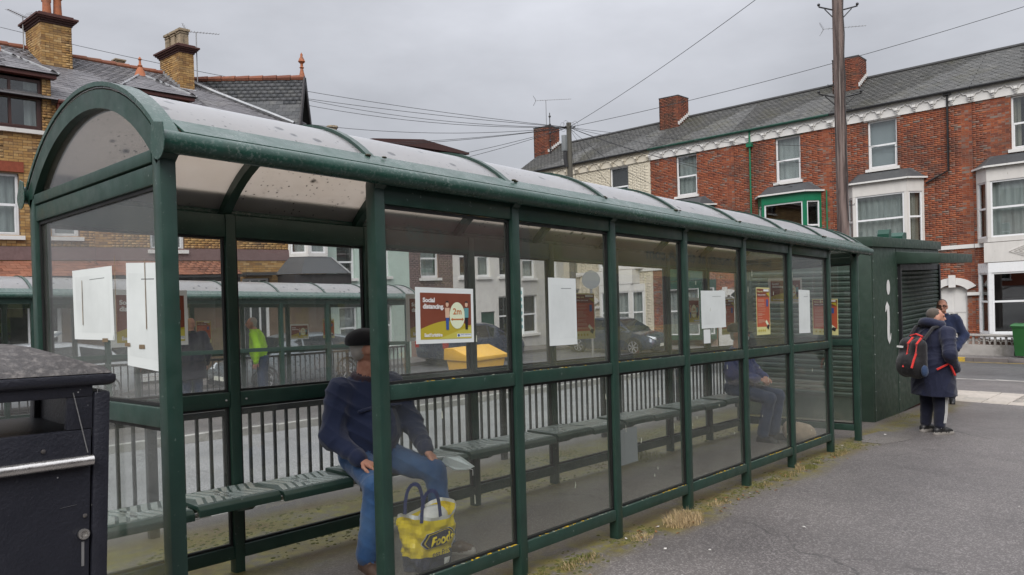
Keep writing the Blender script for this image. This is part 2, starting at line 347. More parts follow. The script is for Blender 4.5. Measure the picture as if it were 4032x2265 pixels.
def asphalt(name, base, chip, wet_sheen, moss=False, brown=.0):
    k = NT(name)
    g = k.noise(105, 4, rough=.85); v = k.voro(95, 'Color'); vv = k.n('ShaderNodeSeparateColor'); k.l(v, vv.inputs[0])
    c = k.mix(k.mapr(g, .38, .62), tuple(x * .45 for x in base), base)
    c = k.mix(k.mapr(vv.outputs[0], .66, .9, 0, .9), c, chip)
    c = k.mix(1.0, c, k.ramp(k.noise(.55, 6, rough=.6), [(.3, (.70, .69, .69)), (.7, (1.18, 1.16, 1.14))]), 'MULTIPLY')
    wv = k.n('ShaderNodeVectorMath', operation='MULTIPLY_ADD'); wn = k.n('ShaderNodeTexNoise'); wn.inputs['Scale'].default_value = 1.6; wn.inputs['Detail'].default_value = 4; k.l(k.geo.outputs['Position'], wn.inputs['Vector'])
    k.l(wn.outputs['Color'], wv.inputs[0]); wv.inputs[1].default_value = (.9, .9, .9); k.l(k.geo.outputs['Position'], wv.inputs[2])
    ck = k.n('ShaderNodeTexVoronoi', feature='DISTANCE_TO_EDGE'); ck.inputs['Scale'].default_value = .42; k.l(wv.outputs[0], ck.inputs['Vector'])
    c = k.mix(k.math('MULTIPLY', k.mapr(ck.outputs['Distance'], .007, .002), k.mapr(k.noise(.7, 3), .45, .6, 0, .75)), c, tuple(x * .3 for x in base))
    c = k.mix(k.mapr(k.voro(5.5), .055, .035, 0, .5), c, tuple(x * .4 for x in base))
    c = k.mix(k.math('MULTIPLY', k.mapr(k.noise(1.7, 6, rough=.7), .55, .75), .35), c, tuple(x * .45 for x in base))
    rough = k.mapr(k.noise(.8, 5), .35, .65, .42 if wet_sheen else .7, .62 if wet_sheen else .9)
    if moss:
        p = k.n('ShaderNodeSeparateXYZ'); k.l(k.geo.outputs['Position'], p.inputs[0]); yy = p.outputs[1]
        n1 = k.noise(2.1, 6, rough=.68); n2 = k.noise(11, 5, rough=.7); n3 = k.noise(.9, 5)
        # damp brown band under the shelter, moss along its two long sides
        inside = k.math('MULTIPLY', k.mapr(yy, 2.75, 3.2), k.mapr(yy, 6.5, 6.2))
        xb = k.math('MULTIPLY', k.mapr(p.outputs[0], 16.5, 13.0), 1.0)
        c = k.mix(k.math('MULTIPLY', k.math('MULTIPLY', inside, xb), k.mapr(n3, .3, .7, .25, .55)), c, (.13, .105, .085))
        back = k.math('MULTIPLY', k.mapr(yy, 4.25, 4.75), k.mapr(yy, 6.15, 5.7))
        frnt = k.math('MULTIPLY', k.mapr(k.math('ADD', yy, k.math('MULTIPLY', k.math('SUBTRACT', n3, .5), .5)), 2.86, 3.06), k.mapr(yy, 3.5, 3.25))
        mm = k.math('MULTIPLY', k.mapr(k.math('ADD', k.math('MULTIPLY', n1, .55), k.math('MULTIPLY', n2, .45)), .42, .53), xb)
        gcol = k.mix(k.mapr(n2, .35, .65), (.095, .085, .016), (.20, .18, .036))
        gcol = k.mix(k.mapr(n1, .45, .7), gcol, (.115, .072, .032))
        c = k.mix(k.math('MAXIMUM', k.math('MULTIPLY', k.math('MULTIPLY', k.mapr(k.math('ADD', k.math('MULTIPLY', n1, .6), k.math('MULTIPLY', n2, .4)), .36, .50), xb), back), k.math('MULTIPLY', mm, frnt)), c, gcol)
    h = k.math('ADD', k.math('MULTIPLY', g, .6), vv.outputs[1])
    return k.done(k.pbsdf(c, rough, 0, k.bump(h, .55, .006), .5))
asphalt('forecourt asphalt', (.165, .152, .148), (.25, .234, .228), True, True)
asphalt('road asphalt', (.095, .095, .098), (.17, .17, .17), True)
asphalt('patch asphalt', (.19, .175, .165), (.24, .225, .21), True)
asphalt('lane asphalt', (.27, .27, .275), (.36, .36, .36), True)
mat('kerb stone', (.30, .29, .27), .8, var=.15, col2=(.16, .15, .14), s2=3, thr=(.5, .7), bump=.2, island=.12)
mat('dark kerb', (.13, .115, .11), .8, var=.2, island=.2, bump=.2)
palette('buff slab', [(.40, .36, .31), (.47, .42, .37), (.36, .33, .29)], .75, .2, 120, stain=(.2, .19, .17), samt=.5)
mat('yellow paint', (.55, .36, .03), .7, col2=(.15, .15, .14), s2=18, thr=(.5, .66))
mat('concrete', (.36, .34, .32), .85, var=.15, col2=(.15, .14, .12), s2=2.2, thr=(.5, .75), bump=.25)
palette('red brick', [(.20, .058, .032), (.29, .085, .040), (.24, .068, .036), (.34, .115, .055), (.26, .075, .038), (.16, .055, .038), (.32, .10, .046), (.27, .08, .04), (.21, .165, .14), (.30, .09, .042)], .85, .3, 80, stain=(.062, .042, .036), ss=.6, sthr=(.47, .66), samt=.75)
palette('yellow brick', [(.36, .21, .075), (.43, .27, .11), (.30, .165, .06), (.46, .31, .145), (.24, .13, .055), (.40, .235, .085), (.19, .12, .065)], .85, .3, 80, stain=(.09, .065, .045), ss=1.0, sthr=(.55, .75), samt=.6)
palette('buff brick', [(.43, .27, .13), (.48, .31, .16), (.40, .25, .115)], .85, .2, 80)
palette('terracotta brick', [(.26, .06, .03), (.32, .09, .045), (.2, .05, .03)], .8, .2)
palette('purple brick', [(.15, .10, .10), (.19, .125, .12), (.12, .085, .085)], .85, .2)
palette('cream brick', [(.60, .55, .44), (.64, .585, .47), (.57, .52, .41)], .75, .35, 60, stain=(.38, .33, .26), ss=.7, sthr=(.6, .8), samt=.5)
palette('stack brick', [(.17, .055, .035), (.22, .07, .04), (.13, .055, .04), (.25, .085, .045), (.10, .055, .045)], .85, .35, 70, stain=(.05, .045, .035), ss=1.6, sthr=(.48, .68), samt=.7)
palette('sooty brick', [(.07, .035, .03), (.10, .045, .04), (.05, .03, .028)], .85, .3)
palette('slate', [(.072, .072, .068), (.088, .087, .083), (.062, .063, .060), (.11, .108, .102)], .58, .3, 50, stain=(.085, .080, .045), ss=.55, sthr=(.5, .72), samt=.62, spec=.2)
palette('purple slate', [(.115, .112, .118), (.145, .14, .147), (.095, .092, .098), (.17, .163, .17)], .55, .3, 50, stain=(.12, .115, .1), ss=.7, samt=.5, spec=.25)
palette('dark slate', [(.062, .066, .07), (.078, .08, .084), (.05, .054, .058), (.09, .092, .092)], .55, .3, 50, stain=(.15, .15, .13), ss=3.5, sthr=(.6, .74), samt=.4)
palette('clay tile', [(.22, .09, .055), (.27, .12, .075), (.17, .075, .05)], .8, .3)
palette('ridge tile', [(.20, .075, .045), (.25, .10, .06), (.16, .065, .045)], .85, .3, stain=(.10, .09, .06), samt=.5)
mat('mortar', (.27, .185, .15), .9, var=.2, bump=.3); mat('dark mortar', (.15, .105, .075), .9, var=.2); mat('slate bed', (.045, .045, .046), .8)
mat('white render', (.66, .64, .61), .75, var=.07, col2=(.42, .40, .37), s2=2.4, thr=(.6, .8), bump=.15)
mat('white paint', (.68, .67, .65), .55, var=.05, col2=(.42, .39, .36), s2=5, thr=(.68, .8))
mat('peeling paint', (.62, .60, .57), .6, var=.08, col2=(.30, .26, .22), s2=11, thr=(.66, .72), bump=.2, stretch=(1, 1, .35))
mat('white upvc', (.78, .79, .80), .3, var=.03); mat('lead', (.30, .31, .32), .5, .3, var=.2, col2=(.40, .40, .395), s2=5)
mat('mint render', (.46, .57, .51), .75, var=.06); mat('cream render', (.62, .57, .47), .75, var=.08); mat('grey render', (.48, .47, .45), .8, var=.08)
mat('bright green paint', (.006, .16, .075), .4, var=.1); mat('dark green paint', (.006, .055, .035), .4)
mat('brown window', (.055, .022, .018), .4, var=.1); mat('maroon paint', (.09, .025, .018), .5, var=.2)
mat('black plastic', (.013, .013, .014), .35); mat('terracotta', (.36, .12, .05), .75, var=.15, col2=(.2, .08, .045), s2=4)
mat('stone pot', (.30, .235, .155), .8, var=.2, col2=(.12, .1, .07), s2=5); mat('timber dark', (.03, .026, .028), .7)
mat('net curtain', (.60, .62, .60), .9, var=.25, vs=9, stretch=(1, 1, .12)); mat('tan curtain', (.40, .36, .29), .9, var=.22, vs=12, stretch=(1, 1, .1)); mat('sky tint sheet', (.50, .54, .56), .9, var=.04); mat('room dark', (.018, .017, .018), .8)
def win_glass():
    k = NT('window glass'); tr = k.n('ShaderNodeBsdfTransparent'); tr.inputs[0].default_value = (.80, .83, .83, 1)
    gl = k.n('ShaderNodeBsdfGlossy'); gl.inputs['Roughness'].default_value = .01
    m = k.n('ShaderNodeMixShader'); k.l(schlick(k, .10), m.inputs[0]); k.l(tr.outputs[0], m.inputs[1]); k.l(gl.outputs[0], m.inputs[2]); return k.done(m.outputs[0])
win_glass()
def pole_wood():
    k = NT('pole wood')
    c = k.mix(k.mapr(k.noise(1, 6, rough=.7, stretch=(9, 9, .55)), .42, .6), (.19, .14, .125), (.05, .035, .032))
    c = k.mix(k.mapr(k.noise(1, 4, stretch=(30, 30, .5)), .58, .7), c, (.26, .23, .21))
    return k.done(k.pbsdf(c, .8, 0, k.bump(k.noise(1, 5, stretch=(40, 40, 1.5)), .6, .02)))
pole_wood(); mat('old pole', (.09, .085, .07), .85, var=.25, stretch=(6, 6, .5), vs=2)
mat('wire', (.02, .02, .022), .5); mat('aerial metal', (.30, .30, .30), .4, .7)
mat('tape brown', (.20, .145, .085), .5, col2=(.34, .28, .2), s2=14); mat('paper shade', (.685, .725, .715), .5)
def bin_paint():
    k = NT('bin paint'); c = k.mix(k.mapr(k.noise(5, 5), .35, .7), (.0125, .0135, .020), (.020, .021, .029))
    c = k.mix(k.mapr(k.voro(17), .05, .02), c, (.42, .42, .42))
    c = k.mix(k.mapr(k.noise(1, 6, rough=.75, stretch=(24, 24, 3)), .68, .74, 0, .6), c, (.10, .10, .11))
    return k.done(k.pbsdf(c, .42, 0, k.bump(k.noise(95, 3), .4, .006), .5))
bin_paint()
mat('bin lid', (.055, .049, .047), .6, var=.3, vs=14, col2=(.15, .135, .125), s2=40, thr=(.5, .68), bump=.5, bs=70); mat('steel bar', (.60, .58, .55), .28, .9, var=.12, vs=20, bump=.2, bs=40)
mat('paper', (.72, .76, .75), .5, var=.03); mat('paper grey', (.20, .215, .22), .6, var=.06); mat('poster brown', (.20, .055, .030), .5, var=.1, vs=6); mat('poster ochre', (.44, .36, .035), .5, var=.03)
mat('poster lime', (.52, .48, .09), .5, var=.03); mat('poster pale', (.70, .76, .55), .5, var=.02); mat('poster orange', (.50, .16, .05), .5, var=.02); mat('poster red', (.46, .095, .045), .5, var=.05)
mat('poster yellow', (.62, .60, .28), .5, var=.03); mat('poster black', (.02, .02, .025), .5); mat('poster blue', (.03, .09, .30), .5); mat('poster skin', (.62, .42, .30), .5); mat('poster teal', (.12, .30, .32), .5)
mat('text faint', (.60, .34, .24), .5); mat('white print', (.74, .74, .73), .5, var=.05)
def cloth(name, col, rough=.9, var=.18, sheen=.2, bs=320., c2=None):
    k = NT(name); c = k.mix(1.0, col, k.ramp(k.noise(6, 5), [(.25, (1 - var,) * 3), (.75, (1 + var,) * 3)]), 'MULTIPLY')
    if c2: c = k.mix(k.mapr(k.noise(4.5, 5), .45, .68), c, c2)
    h = k.math('ADD', k.noise(bs, 3), k.math('MULTIPLY', k.noise(26, 4), 1.5))
    return k.done(k.pbsdf(c, rough, 0, k.bump(h, .4, .006), .25, 0, sheen))
cloth('navy jacket', (.020, .029, .070)); cloth('navy parka', (.009, .012, .034), .7); cloth('jeans', (.026, .075, .185), c2=(.06, .13, .265)); cloth('track bottoms', (.010, .012, .026)); cloth('blue anorak', (.085, .105, .25), c2=(.10, .10, .18))
cloth('dark jeans', (.028, .050, .105)); cloth('black cap', (.010, .010, .013)); cloth('collar cord', (.045, .030, .040)); cloth('grey hair', (.38, .36, .34), .8, .3); cloth('short hair', (.085, .070, .058), .8, .3); cloth('dark hair', (.05, .025, .015), .8)
cloth('hi vis', (.38, .72, .02), .7, .08); cloth('white sock', (.55, .55, .55)); cloth('white shirt', (.62, .62, .62)); cloth('backpack black', (.012, .011, .013), .6); cloth('backpack red', (.62, .03, .025), .6, .08); cloth('mask paper', (.78, .86, .87), .8, .06); cloth('dark coat', (.018, .018, .034)); cloth('tan cloth', (.32, .25, .18))
def skin(name, c1, c2):
    k = NT(name); c = k.mix(k.mapr(k.noise(22, 5), .35, .7), c1, c2); p = k.pbsdf(c, .55, 0, k.bump(k.noise(180, 3), .15, .003), .4)
    return k.done(p)
skin('skin', (.54, .29, .21), (.44, .20, .14)); skin('skin far', (.42, .22, .16), (.36, .16, .11))
mat('shoe brown', (.075, .045, .032), .45, var=.2); mat('shoe black', (.012, .012, .013), .5); mat('shoe sole', (.30, .28, .26), .7); mat('gold', (.8, .5, .15), .25, 1.0)
mat('bag yellow', (.78, .60, .012), .38, var=.03, bump=.15, bs=25); mat('bag white', (.66, .67, .66), .4, var=.05); mat('bag strap', (.02, .035, .14), .5); mat('bag navy', (.02, .022, .05), .5)
mat('grit yellow', (.72, .40, .03), .4, var=.08); mat('wheelie green', (.022, .115, .030), .45, var=.12)
mat('car blue', (.045, .062, .098), .3, .5, var=.04, coat=.8); mat('car white', (.62, .64, .68), .3, .0, var=.03, coat=.8); mat('car silver', (.25, .28, .30), .3, .6, var=.04, coat=.8); mat('car glass', (.012, .015, .018), .06); mat('tyre', (.014, .014, .014), .8); mat('alloy', (.62, .62, .64), .3, .8); mat('head lamp', (.6, .63, .66), .1); mat('bumper', (.02, .02, .022), .5); mat('plate', (.70, .70, .62), .5); mat('tail lamp', (.35, .02, .015), .2)
mat('bus olive', (.55, .50, .09), .3, var=.05, coat=.5); mat('bus gold', (.55, .36, .08), .35, var=.05); mat('bus grey', (.11, .10, .10), .35, coat=.4); mat('bus maroon', (.28, .05, .06), .35, coat=.4)
mat('gull white', (.66, .66, .64), .7); mat('gull grey', (.26, .28, .30), .7); mat('beak', (.62, .40, .05), .5)
mat('lichen yellow', (.55, .36, .01), .9, var=.25, vs=40); mat('lichen pale', (.42, .44, .36), .9, var=.2, vs=40); mat('moss', (.075, .078, .018), .95, var=.35, vs=30, bump=.6, bs=120); mat('dry grass', (.52, .39, .22), .8, var=.2, vs=60, island=.3); mat('green grass', (.14, .15, .03), .8, var=.2, vs=60, island=.3)
mat('chewed litter', (.62, .60, .57), .7); mat('dead leaf', (.28, .13, .05), .8); mat('roof moss', (.055, .05, .03), .95, var=.3, bump=.6)
# ------------------------------------------------------------------ ground, roads, pavements
def sheet(name, xs, ys, dz, m, skirt=.25):
    V = [(x, y, gzf(x, y) + dz) for y in ys for x in xs]; nx, ny = len(xs), len(ys)
    F = [(j * nx + i, j * nx + i + 1, (j + 1) * nx + i + 1, (j + 1) * nx + i) for j in range(ny - 1) for i in range(nx - 1)]
    b = MB(); b.add(V, F)
    if skirt:
        for (i0, j0, di, dj, n) in ((0, 0, 1, 0, nx - 1), (0, ny - 1, 1, 0, nx - 1), (0, 0, 0, 1, ny - 1), (nx - 1, 0, 0, 1, ny - 1)):
            for k in range(n):
                p, q = V[(j0 + dj * k) * nx + i0 + di * k], V[(j0 + dj * (k + 1)) * nx + i0 + di * (k + 1)]
                b.quad(p, q, (q[0], q[1], q[2] - skirt), (p[0], p[1], p[2] - skirt))
    return struct(b.build(name, m, flip=not skirt, smooth=False))
lsp = lambda a, b, n: [a + (b - a) * i / n for i in range(n + 1)]
sheet('ground', [-300, -120, -40] + lsp(-12, 32, 44) + [60, 150, 400], [-300, -100, -30, -10, 0] + lsp(3.15, 24.15, 21) + [40, 120, 400], -.12, 'road asphalt', 0)
sheet('bus_lane', lsp(-12, 20.0, 32), lsp(6.45, 11.38, 6), -.112, 'lane asphalt', 0)
sheet('forecourt_pavement', lsp(-12, 15.2, 60), lsp(-1.4, 6.3, 22), 0, 'forecourt asphalt')
sheet('crossing_pavement', lsp(17.15, 19.9, 6), lsp(-1.4, 6.3, 8), 0, 'forecourt asphalt')
sheet('bus_island', lsp(-12, 18, 30), lsp(11.5, 17, 8), 0, 'forecourt asphalt')
sheet('house_pavement', lsp(-12, 27.8, 30), lsp(21.2, 24.6, 4), 0, 'forecourt asphalt')
sheet('terrace_pavement', lsp(28.25, 32, 4), lsp(-8, 30, 30), 0, 'forecourt asphalt')
def kerb(name, p, q, m, wid=.125, inner=(0, 1)):
    k = struct(bpy.data.objects.new(name, None)); COL.objects.link(k)
    L = math.dist(p, q); n = int(L / .915); d = ((q[0] - p[0]) / L, (q[1] - p[1]) / L); C = []; A = []
    for i in range(n):
        t = (i + .5) * L / n; x, y = p[0] + d[0] * t, p[1] + d[1] * t
        z0, z1 = gzf(x - d[0] * .45, y - d[1] * .45), gzf(x + d[0] * .45, y + d[1] * .45)
        h = L / n / 2 - .004; ax = np.array([d[0] * h, d[1] * h, (z1 - z0) / 2]); up = np.array([0, 0, .14])
        C.append((x, y, gzf(x, y) - .135 + random.uniform(-.003, .003))); A.append([ax, [-d[1] * wid / 2, d[0] * wid / 2, 0], up])
    pieces('kerb_stone', k, C, A, m, singles=40); return k
kerb('kerb_near_island', (-8, 6.36), (15.2, 6.36), 'kerb stone'); kerb('kerb_far_island', (-8, 11.43), (18, 11.43), 'kerb stone'); kerb('kerb_terrace', (28.18, -4), (28.18, 28), 'dark kerb'); kerb('kerb_crossing', (19.96, -1.4), (19.96, 6.3), 'kerb stone')
# buff paving slabs of the crossing, each one laid
bs = struct(bpy.data.objects.new('crossing_paving', None)); COL.objects.link(bs); C = []; A = []
for i in range(5):
    for j in range(20):
        x0, y0 = 15.22 + i * .385, -1.4 + j * .385; x, y = x0 + .19, y0 + .19
        C.append((x, y, gzf(x, y) - .03 + random.uniform(-.002, .002))); A.append([[.187, 0, -.0405 * .187], [0, .187, 0], [0, 0, .032]])
pieces('paving_slab', bs, C, A, 'buff slab', 100)
# yellow line along the far kerb
b = MB()
ys = lsp(-4, 28, 32)
for a, c in zip(ys, ys[1:]): b.quad((27.75, a, gzf(27.75, a) - .114), (27.86, a, gzf(27.86, a) - .114), (27.86, c, gzf(27.86, c) - .114), (27.75, c, gzf(27.75, c) - .114))
struct(b.build('road_marking', 'yellow paint'))
b = MB(); b.box(28.11, 28.256, 5.65, 6.0, gzf(28.2, 5.8) - .2, gzf(28.2, 5.8) + .012); struct(b.build('painted_kerb_stone', 'yellow paint'))
# asphalt repair patch at the far shelter post
b = MB(); pts = [(9.9, 2.86), (10.5, 2.7), (11.0, 2.86), (10.9, 3.2), (10.2, 3.28), (9.85, 3.1)]
b.poly([(x, y, gzf(x, y) + .004) for x, y in pts]); struct(b.build('asphalt_patch', 'patch asphalt'))

# ------------------------------------------------------------------ bus shelter
def build_shelter(root, xf, glazed, xb, y0, y1, T, detail=True, x_end=None):
    P = lambda: MB(T)
    yf, yb = y0 + .04, y1 - .04; W = .036
    GL, GLL = ('shelter glass', 'shelter glass lower') if detail else ('far glass', 'far glass')
    bv = .016 if detail else 0
    for x in xf:
        b = P(); b.box(x - W, x + W, y0, y0 + .078, -.04, 2.34); b.build('post', 'green paint', root, bv)
    for x in xb:
        b = P(); b.box(x - W, x + W, y1 - .078, y1, -.04, 2.34); b.build('post', 'green paint', root, bv)
    def pane(x0, x1, ya, yb_, za, zb, m, axis, side):
        b = P()
        if axis == 'x': b.box(x0, x1, ya - .003, ya + .003, za, zb)
        else: b.box(x0 - .003, x0 + .003, ya, yb_, za, zb)
        o = b.build('pane', m, root)
        if detail:
            g = P(); t = .014
            for s in (-1, 1):
                d0, d1 = (s * .0045, s * .013) if s > 0 else (s * .013, s * .0045)
                if axis == 'x':
                    g.box(x0, x1, ya + d0, ya + d1, za, za + t); g.box(x0, x1, ya + d0, ya + d1, zb - t, zb)
                    g.box(x0, x0 + t, ya + d0, ya + d1, za + t, zb - t); g.box(x1 - t, x1, ya + d0, ya + d1, za + t, zb - t)
                else:
                    g.box(x0 + d0, x0 + d1, ya, yb_, za, za + t); g.box(x0 + d0, x0 + d1, ya, yb_, zb - t, zb)
                    g.box(x0 + d0, x0 + d1, ya, ya + t, za + t, zb - t); g.box(x0 + d0, x0 + d1, yb_ - t, yb_, za + t, zb - t)
            g.build('gasket', 'dark rubber', o)
    def rail_x(x0, x1, y, za, zb, name='rail', d=.032):
        b = P(); b.box(x0, x1, y - d, y + d, za, zb); b.build(name, 'green paint', root, .008 if detail else 0)
    # long sides
    for i in range(len(xf) - 1):
        a, c = xf[i] + W, xf[i + 1] - W
        if glazed[i]:
            rail_x(a, c, yf, 2.222, 2.335, 'header')
            rail_x(a, c, yf, 1.195, 1.275); rail_x(a, c, yf, .135, .212)
            pane(a + .002, c - .002, yf, 0, 1.277, 2.218, GL, 'x', 1); pane(a + .002, c - .002, yf, 0, .214, 1.193, GLL, 'x', 1)
    for i in range(len(xb) - 1):
        a, c = xb[i] + W, xb[i + 1] - W
        rail_x(a, c, yb, 2.19, 2.335, 'header'); rail_x(a, c, yb, 1.085, 1.18); rail_x(a, c, yb, .09, .175)
        pane(a + .002, c - .002, yb, 0, 1.182, 2.188, 'shelter glass clear' if detail else GL, 'x', 1); pane(a + .002, c - .002, yb, 0, .177, 1.083, GLL, 'x', 1)
    # ends
    for x, sgn in ((xf[0], -1), (xf[-1], 1)):
        for za, zb, d, nm in ((1.185, 1.27, .030, 'rail'), (.12, .2, .030, 'rail'), (2.20, 2.285, .028, 'header'), (2.291, 2.345, .036, 'arch_sill')):
            b = P(); b.box(x - d, x + d, y0 + .079, y1 - .079, za, zb); b.build(nm, 'green paint', root, .008 if detail else 0)
        pane(x, 0, y0 + .08, y1 - .08, 1.272, 2.198, GL if sgn < 0 else 'shelter glass clear', 'y', sgn); pane(x, 0, y0 + .08, y1 - .08, .202, 1.183, GLL, 'y', sgn)
    # barrel roof
    yc = (y0 + y1) / 2; c = (y1 - y0) / 2 + .045; h = .40; Rr = (c * c + h * h) / (2 * h); zc = 2.335 + h - Rr; th = math.asin(c / Rr)
    N = 22 if detail else 12
    arc = lambda r, t: (yc + r * math.sin(t), zc + r * math.cos(t))
    ts = [(-th + 2 * th * i / N) for i in range(N + 1)]
    def band(name, m, x0, x1, r0, r1, tt=None, smooth=True):
        tt = tt or ts; b = P(); secs = []
        for t in tt: secs.append([(x0, *arc(r0, t)), (x1, *arc(r0, t)), (x1, *arc(r1, t)), (x0, *arc(r1, t))])
        b.loft(secs); return b.build(name, m, root, smooth=smooth)
    xe = x_end or xf[-1] + .35; xs = [xf[0]] + list(xf[1:-1]) + [xf[-1], xe]
    x_start = xf[0] - .038
    for i in range(len(xs) - 1):
        band('roof_panel', 'roof sheet', (x_start if i == 0 else xs[i]) + .004, xs[i + 1] - .004, Rr - .002, Rr + .004)
    for x in xs[1:]:
        band('roof_rib', 'green paint', x - .022, x + .022, Rr + .006, Rr + .022)
        if x < xe: band('rib', 'green paint', x - .03, x + .03, Rr - .06, Rr - .006)
    band('roof_edge', 'green gutter', x_start - .004, x_start + .085, Rr + .006, Rr + .026)
    for x in (xf[0], xf[-1]):
        sh = [t for t in ts]
        band('end_arch', 'green paint', x - .036, x + .036, Rr - .092, Rr - .008)
        # half-moon infill sheet
        b = P(); tt = lsp(-th, th, N); pts = [arc(Rr - .085, t) for t in tt]; pts = [p for p in pts if p[1] > 2.34]
        pts = [(pts[0][0], 2.34)] + pts + [(pts[-1][0], 2.34)]
        b.prism([(x - .003, p[0], p[1]) for p in pts], (.006, 0, 0)); b.build('arch_pane', 'end sheet', root)
    # gutters: half-round tube with an upper flashing strip
    for yy, s in ((y0 - .045, -1), (y1 + .045, 1)):
        b = P(); n = 18; secs = []
        for x in (x_start - .02, xe): secs.append([(x, yy + .046 * math.cos(2 * math.pi * k / n), 2.357 + .046 * math.sin(2 * math.pi * k / n)) for k in range(n)])
        b.loft(secs); b.build('gutter', 'green gutter', root, smooth=True)
        b = P(); b.prism([(x_start + .09, yy - s * .0, 2.400), (x_start + .09, yy - s * .13, 2.478), (x_start + .09, yy - s * .13, 2.486), (x_start + .09, yy - s * .0, 2.409)], (xe - x_start - .1, 0, 0)); b.build('flashing', 'green gutter', root)
        b = P(); pts = [(yy + .062 * math.cos(a), 2.345 + .066 * math.sin(a)) for a in lsp(math.pi, 2 * math.pi, 10)] + [(yy + s * -.02 + .03, 2.44), (yy - .05, 2.42)]
        b.prism([(x_start - .024, p[0], p[1]) for p in pts], (.004, 0, 0)); b.build('gutter_end', 'green gutter', root)
    if detail:
        b = P()
        for x in xb:                                  # bolts where the rails meet the posts
            for dx in (-.07, .07): b.ball((x + dx, y1 - .085, 1.13), .008, 6, 4)
        b.build('bolt', 'galvanised', root, kind='stuff')
    return dict(arc=arc, Rr=Rr, th=th, yc=yc)
SX, SY = -0.0405, -0.035
TS = lambda x, y, z: (x, y, z + SX * x + SY * (y - 3.15))
XF = [1.43, 2.523, 3.583, 4.643, 5.695, 6.80, 7.883, 9.006, 9.973]
XB = [1.43, 2.53, 3.64, 4.755, 5.86, 6.98, 8.07, 9.06, 9.973]
shel = thing('bus_shelter', 'long green metal bus shelter with barrel roof where the man in a black cap sits', 'bus shelter')
SI = build_shelter(shel, XF, [0, 1, 1, 1, 1, 1, 1, 0], XB, 3.15, 4.775, TS, True, 10.32)
# perch seats along the back wall, ridged tops
n = 15; pit = (9.86 - 1.52) / n
for i in range(n):
    x0 = 1.53 + i * pit; x1 = x0 + pit - .028; b = MB(TS)
    z0 = .565 + (.012 if i % 2 else 0)
    prof = [(4.70, z0), (4.35, z0 - .012), (4.325, z0 - .035), (4.325, z0 - .075), (4.345, z0 - .075), (4.36, z0 - .04), (4.70, z0 - .026)]
    b.prism([(x0, p[0], p[1]) for p in prof], (x1 - x0, 0, 0)); s = b.build('seat', 'green paint', shel, .005)
    b = MB(TS); m = 9
    for k in range(m):                                # chevron ridges
        u = x0 + .03 + (x1 - x0 - .06) * k / (m - 1); w_ = .019
        xm = (x0 + x1) / 2; dv = .11 if u < xm else -.11
        for (ya, yb_, ua, ub) in ((4.37, 4.52, u, u + dv * .5), (4.52, 4.67, u + dv * .5, u)):
            za, zb = z0 - .011 + (ya - 4.35) / .35 * .012, z0 - .011 + (yb_ - 4.35) / .35 * .012
            b.add([(ua - w_, ya, za + .004), (ua + w_, ya, za + .004), (ub + w_, yb_, zb + .004), (ub - w_, yb_, zb + .004), (ua - w_, ya, za - .002), (ua + w_, ya, za - .002), (ub + w_, yb_, zb - .002), (ub - w_, yb_, zb - .002)],
                  [(0, 1, 2, 3), (0, 1, 5, 4), (2, 3, 7, 6), (1, 2, 6, 5), (3, 0, 4, 7)])
    b.build('seat_ridges', 'pale sheen green', s)
for x in XB:
    b = MB(TS); b.prism([(x - .02, 4.685, .545), (x - .02, 4.36, .535), (x - .02, 4.36, .50), (x - .02, 4.5, .47), (x - .02, 4.56, .43), (x - .02, 4.685, .40)], (.04, 0, 0)); b.build('bracket', 'green paint', shel)
b = MB(TS); b.tube([(1.5, 4.5, .515), (9.9, 4.5, .515)], .022, 8); b.build('seat_rail', 'green paint', shel, smooth=True)
# lichen on the glazing bars, moss pads on the roof edge
def blobs(name, parent, pts, m, T=None):
    b = MB(T)
    for (x, y, z, r) in pts: b.ball((x, y, z), (r, r * random.uniform(.5, .9), r * .35), 6, 4)
    o = b.build(name, m, parent, smooth=True, kind='stuff'); return o
L1 = []; L2 = []
for i in range(1, 7):
    for zz in (.214, 1.277):
        c0 = random.uniform(.2, .8); a, c = XF[i] + .06, XF[i + 1] - .06
        for k in range(26 if zz < 1 else 9):
            t = min(max(random.gauss(c0, .16), 0), 1); L1.append((a + (c - a) * t, 3.168 + random.uniform(-.006, .008), zz, random.uniform(.003, .009)))
        for k in range(20): L2.append((random.uniform(a, c), 3.17 + random.uniform(-.01, .01), zz, random.uniform(.002, .007)))
blobs('lichen', shel, L1, 'lichen yellow', TS); blobs('pale_lichen', shel, L2, 'lichen pale', TS)
M1 = []
for x in XF[1:]:
    for k in range(2): M1.append((x + random.uniform(-.06, .08), 3.2 + random.uniform(-.02, .03), 2.475, random.uniform(.012, .03)))
blobs('moss_pad', shel, M1, 'roof moss', TS)
# bird droppings and chipped paint streaks on glass and posts
b = MB(TS)
for i in range(46):
    x = random.uniform(2.6, 9.0); z = random.uniform(.3, 1.15) if i % 3 else random.uniform(1.35, 2.1)
    if min(abs(x - q) for q in XF) < .07: continue
    l = random.uniform(.015, .06); w_ = random.uniform(.002, .0045); t = random.uniform(-.25, .25)
    b.prism([(x - w_, 3.1835, z), (x + w_, 3.1835, z), (x + w_ * .4 + t * l, 3.1835, z + l), (x - w_ * .4 + t * l, 3.1835, z + l)], (0, .002, 0))
b.build('dropping_streaks', 'lichen pale', shel, kind='stuff')
# second shelter on the far island (a little lower)
ZK = .935; XF2 = [11.95 - 1.12 * i for i in range(10)][::-1]
TS2 = lambda x, y, z: (x, y, z * ZK - .375 + SX * x + SY * (y - 14.0))
shel2 = thing('bus_shelter', 'green barrel roofed bus shelter on the traffic island beyond the railings', 'bus shelter')
build_shelter(shel2, XF2, [1] * 9, XF2, 14.0, 15.62, TS2, False)
